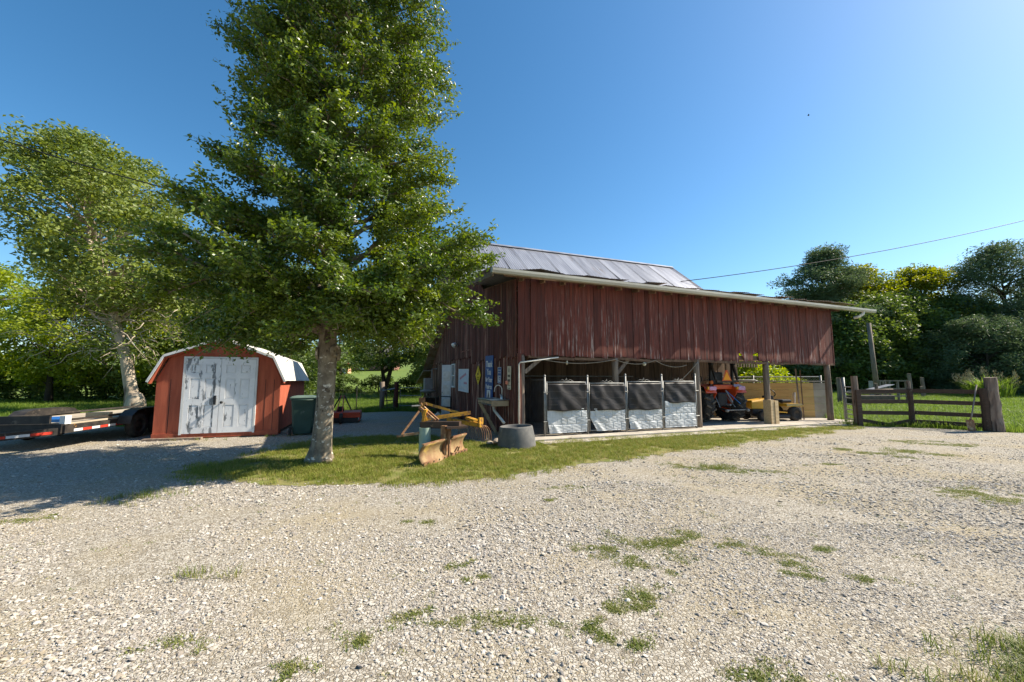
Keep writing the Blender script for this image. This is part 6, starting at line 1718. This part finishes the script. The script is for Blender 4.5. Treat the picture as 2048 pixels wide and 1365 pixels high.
# between shed and barn
tree('shade_tree', 'dark green tree directly behind the shed and bin', -12.6, 22.5, 8.0, 2.9, 0.7, 95, 190, 0.19, m_leafD, 260, cr=0.95)
tree('shade_tree', 'dark tree filling the gap left of the trunk', -15.3, 25.0, 8.5, 3.0, 0.7, 80, 180, 0.2, m_leafD, 261, cr=1.0)
two = tree('fork_tree', 'dark forked tree on the slope between trunk and barn', -11.6, 36.5, 8.5, 3.8, 2.9, 90, 170, 0.24, m_leafD, 262, cr=1.15, tr_r=0.26, trunk_pts=[(0, 0, -.1), (0, 0, 1.2), (-0.3, 0, 3.0), (-0.5, 0, 6.0)])
MB().tube([(0, 0, 0.3), (0.35, 0, 1.6), (0.75, 0, 3.2), (1.2, 0, 5.5)], [0.22, 0.2, 0.16, 0.08], 8).build('trunk', m_darkbark, two, smooth=True)
for i, (x, y, h, r_, lab) in enumerate(((-7.2, 39.0, 8.5, 3.0, 'dark tree beside the barn annexe roof'), (-5.5, 34.0, 8.0, 3.0, 'dark tree hidden mostly by the barn left wall'), (-19.0, 44.0, 9.0, 3.6, 'dark tree up the slope left of the forked tree'))):
    tree('slope_tree', lab, x, y, h, r_, 1.6 if i != 1 else 0.8, 80, 170, 0.25, m_leafD, 270 + i, group='trees on the slope', cr=1.1)
for i, (x, y) in enumerate(((-17, 40.5), (-13.5, 41.0), (-10.0, 40.5), (-6.5, 41))):
    tree('hedge_bush', ('leftmost', 'second', 'third', 'rightmost')[i] + ' low dark bush in the hedge line below the hill', x, y, 1.5, 2.4, 0.0, 24, 150, 0.2, m_leafD, 280 + i, shape='bush', group='hedge bushes', cat='bush', cr=0.6, ry=0.9)

# right tree line
tree('pine_tree', 'broad dark pine rising behind the barn gutter end', 35.8, 47.5, 16.4, 8.0, 1.5, 260, 230, 0.36, m_leafE, 300, shape='pine', cr=1.8, cen=(2.2, 0), aspect=0.28)
tree('locust_tree', 'yellow green tree right of the broad pine', 44.0, 49.5, 14.2, 5.2, 2.5, 170, 220, 0.34, m_leafF, 301, cr=1.5)
tree('locust_tree', 'yellow green tree left of the tall dark conifer', 50.0, 48.0, 14.0, 4.8, 2.5, 150, 220, 0.34, m_leafF, 302, cr=1.5)
tree('cedar_tree', 'tall dark conifer near the right frame edge', 55.6, 44.5, 15.8, 6.0, 0.8, 260, 220, 0.34, m_leafE, 303, shape='round', cr=1.6, aspect=0.28)
tree('cedar_tree', 'low blue green conifer in front of the tree line', 47.0, 39.5, 7.4, 5.0, 0.3, 150, 210, 0.28, m_leafE, 304, shape='round', cr=1.2, aspect=0.28)
tree('cedar_tree', 'rounded dark conifer cut by the right frame edge', 61.5, 42.0, 14.5, 6.0, 0.8, 170, 220, 0.34, m_leafE, 305, shape='round', cr=1.6, aspect=0.3)
tree('cedar_tree', 'hazy blue conifer low at the right frame edge', 53.6, 40.5, 9.0, 4.8, 0.3, 150, 200, 0.3, m_leafE, 306, shape='round', cr=1.2, aspect=0.28)
for i, (x, y, h, r_, lab) in enumerate(((30.5, 46.5, 9.4, 4.6, 'dark tree seen under the barn gutter elbow'), (36.5, 44.0, 8.8, 4.4, 'dark tree right behind the leaning pole'), (41.0, 45.5, 10.2, 4.6, 'dark tree behind the far meadow posts'), (46.0, 46.0, 10.6, 4.6, 'dark tree below the yellow green ones'),
                                        (51.5, 46.0, 10.0, 4.6, 'dark tree below the tall conifer'), (25.0, 48.0, 8.0, 4.2, 'dark tree seen through the lean-to'), (68.0, 47.0, 15, 6.0, 'dark tree beyond the right frame edge'), (20.0, 47.0, 7.5, 4.0, 'dark tree seen low through the lean-to left'))):
    tree('wood_tree', lab, x, y, h, r_, 0.2, 130, 190, 0.36, m_leafD, 310 + i, group='dark trees of the right tree line', cr=1.5)
# shrub seen through the lean-to, sunlit grass bush by the fence
tree('shrub', 'sunlit bright green shrub seen through the lean-to', 14.2, 24.5, 2.9, 1.9, 0.2, 60, 170, 0.16, m_leafC, 330, shape='round', cat='bush', cr=0.6)
tree('shrub', 'smaller bright shrub right of the sunlit one behind lean-to', 16.6, 25.5, 2.2, 1.5, 0.1, 40, 160, 0.16, m_leafC, 331, shape='round', cat='bush', cr=0.55)

# plume grass bush
pg = empty('plume_grass', (46.3, 39.0, gz(46, 39)), 0, 'tall feathery grass bush behind the fence end post', 'grass bush')
pg.location = (40.5, 34.2, gz(40.5, 34.2))
rg = random.Random(12); blm = MB(); plm = MB()
for k in range(420):
    a = rg.uniform(0, 6.28); r0 = 1.3 * math.sqrt(rg.random()); L_ = rg.uniform(1.2, 2.7) * (1 - 0.25 * r0 / 1.3); ln = rg.uniform(0.15, 0.75) * L_
    b = V((r0 * math.cos(a), r0 * math.sin(a), 0)); a2 = a + rg.uniform(-.6, .6)
    m_ = b + V((math.cos(a2) * ln * .35, math.sin(a2) * ln * .35, L_ * .65)); e = b + V((math.cos(a2) * ln, math.sin(a2) * ln, L_ * rg.uniform(.75, .95)))
    p = V((-math.sin(a2), math.cos(a2), 0)) * 0.035
    blm.add([b - p, b + p, m_ + p, m_ - p, e], [(0, 1, 2, 3), (3, 2, 4)])
    if k % 7 == 0:
        for j in range(12):
            q = e + V((rg.gauss(0, .07), rg.gauss(0, .07), rg.uniform(-.1, .45)))
            plm.tube([q, q + V((rg.gauss(0, .06), rg.gauss(0, .06), .14))], [0.02, 0.006], 3, cap=False)
me_ = blm.build('blades', m_meadow, pg); me_['kind'] = 'stuff'
m_plume = mk('straw plumes', (0.50, 0.38, 0.20), (0.42, 0.30, 0.15), rough=0.9)
o = plm.build('plumes', m_plume, pg); o['kind'] = 'stuff'
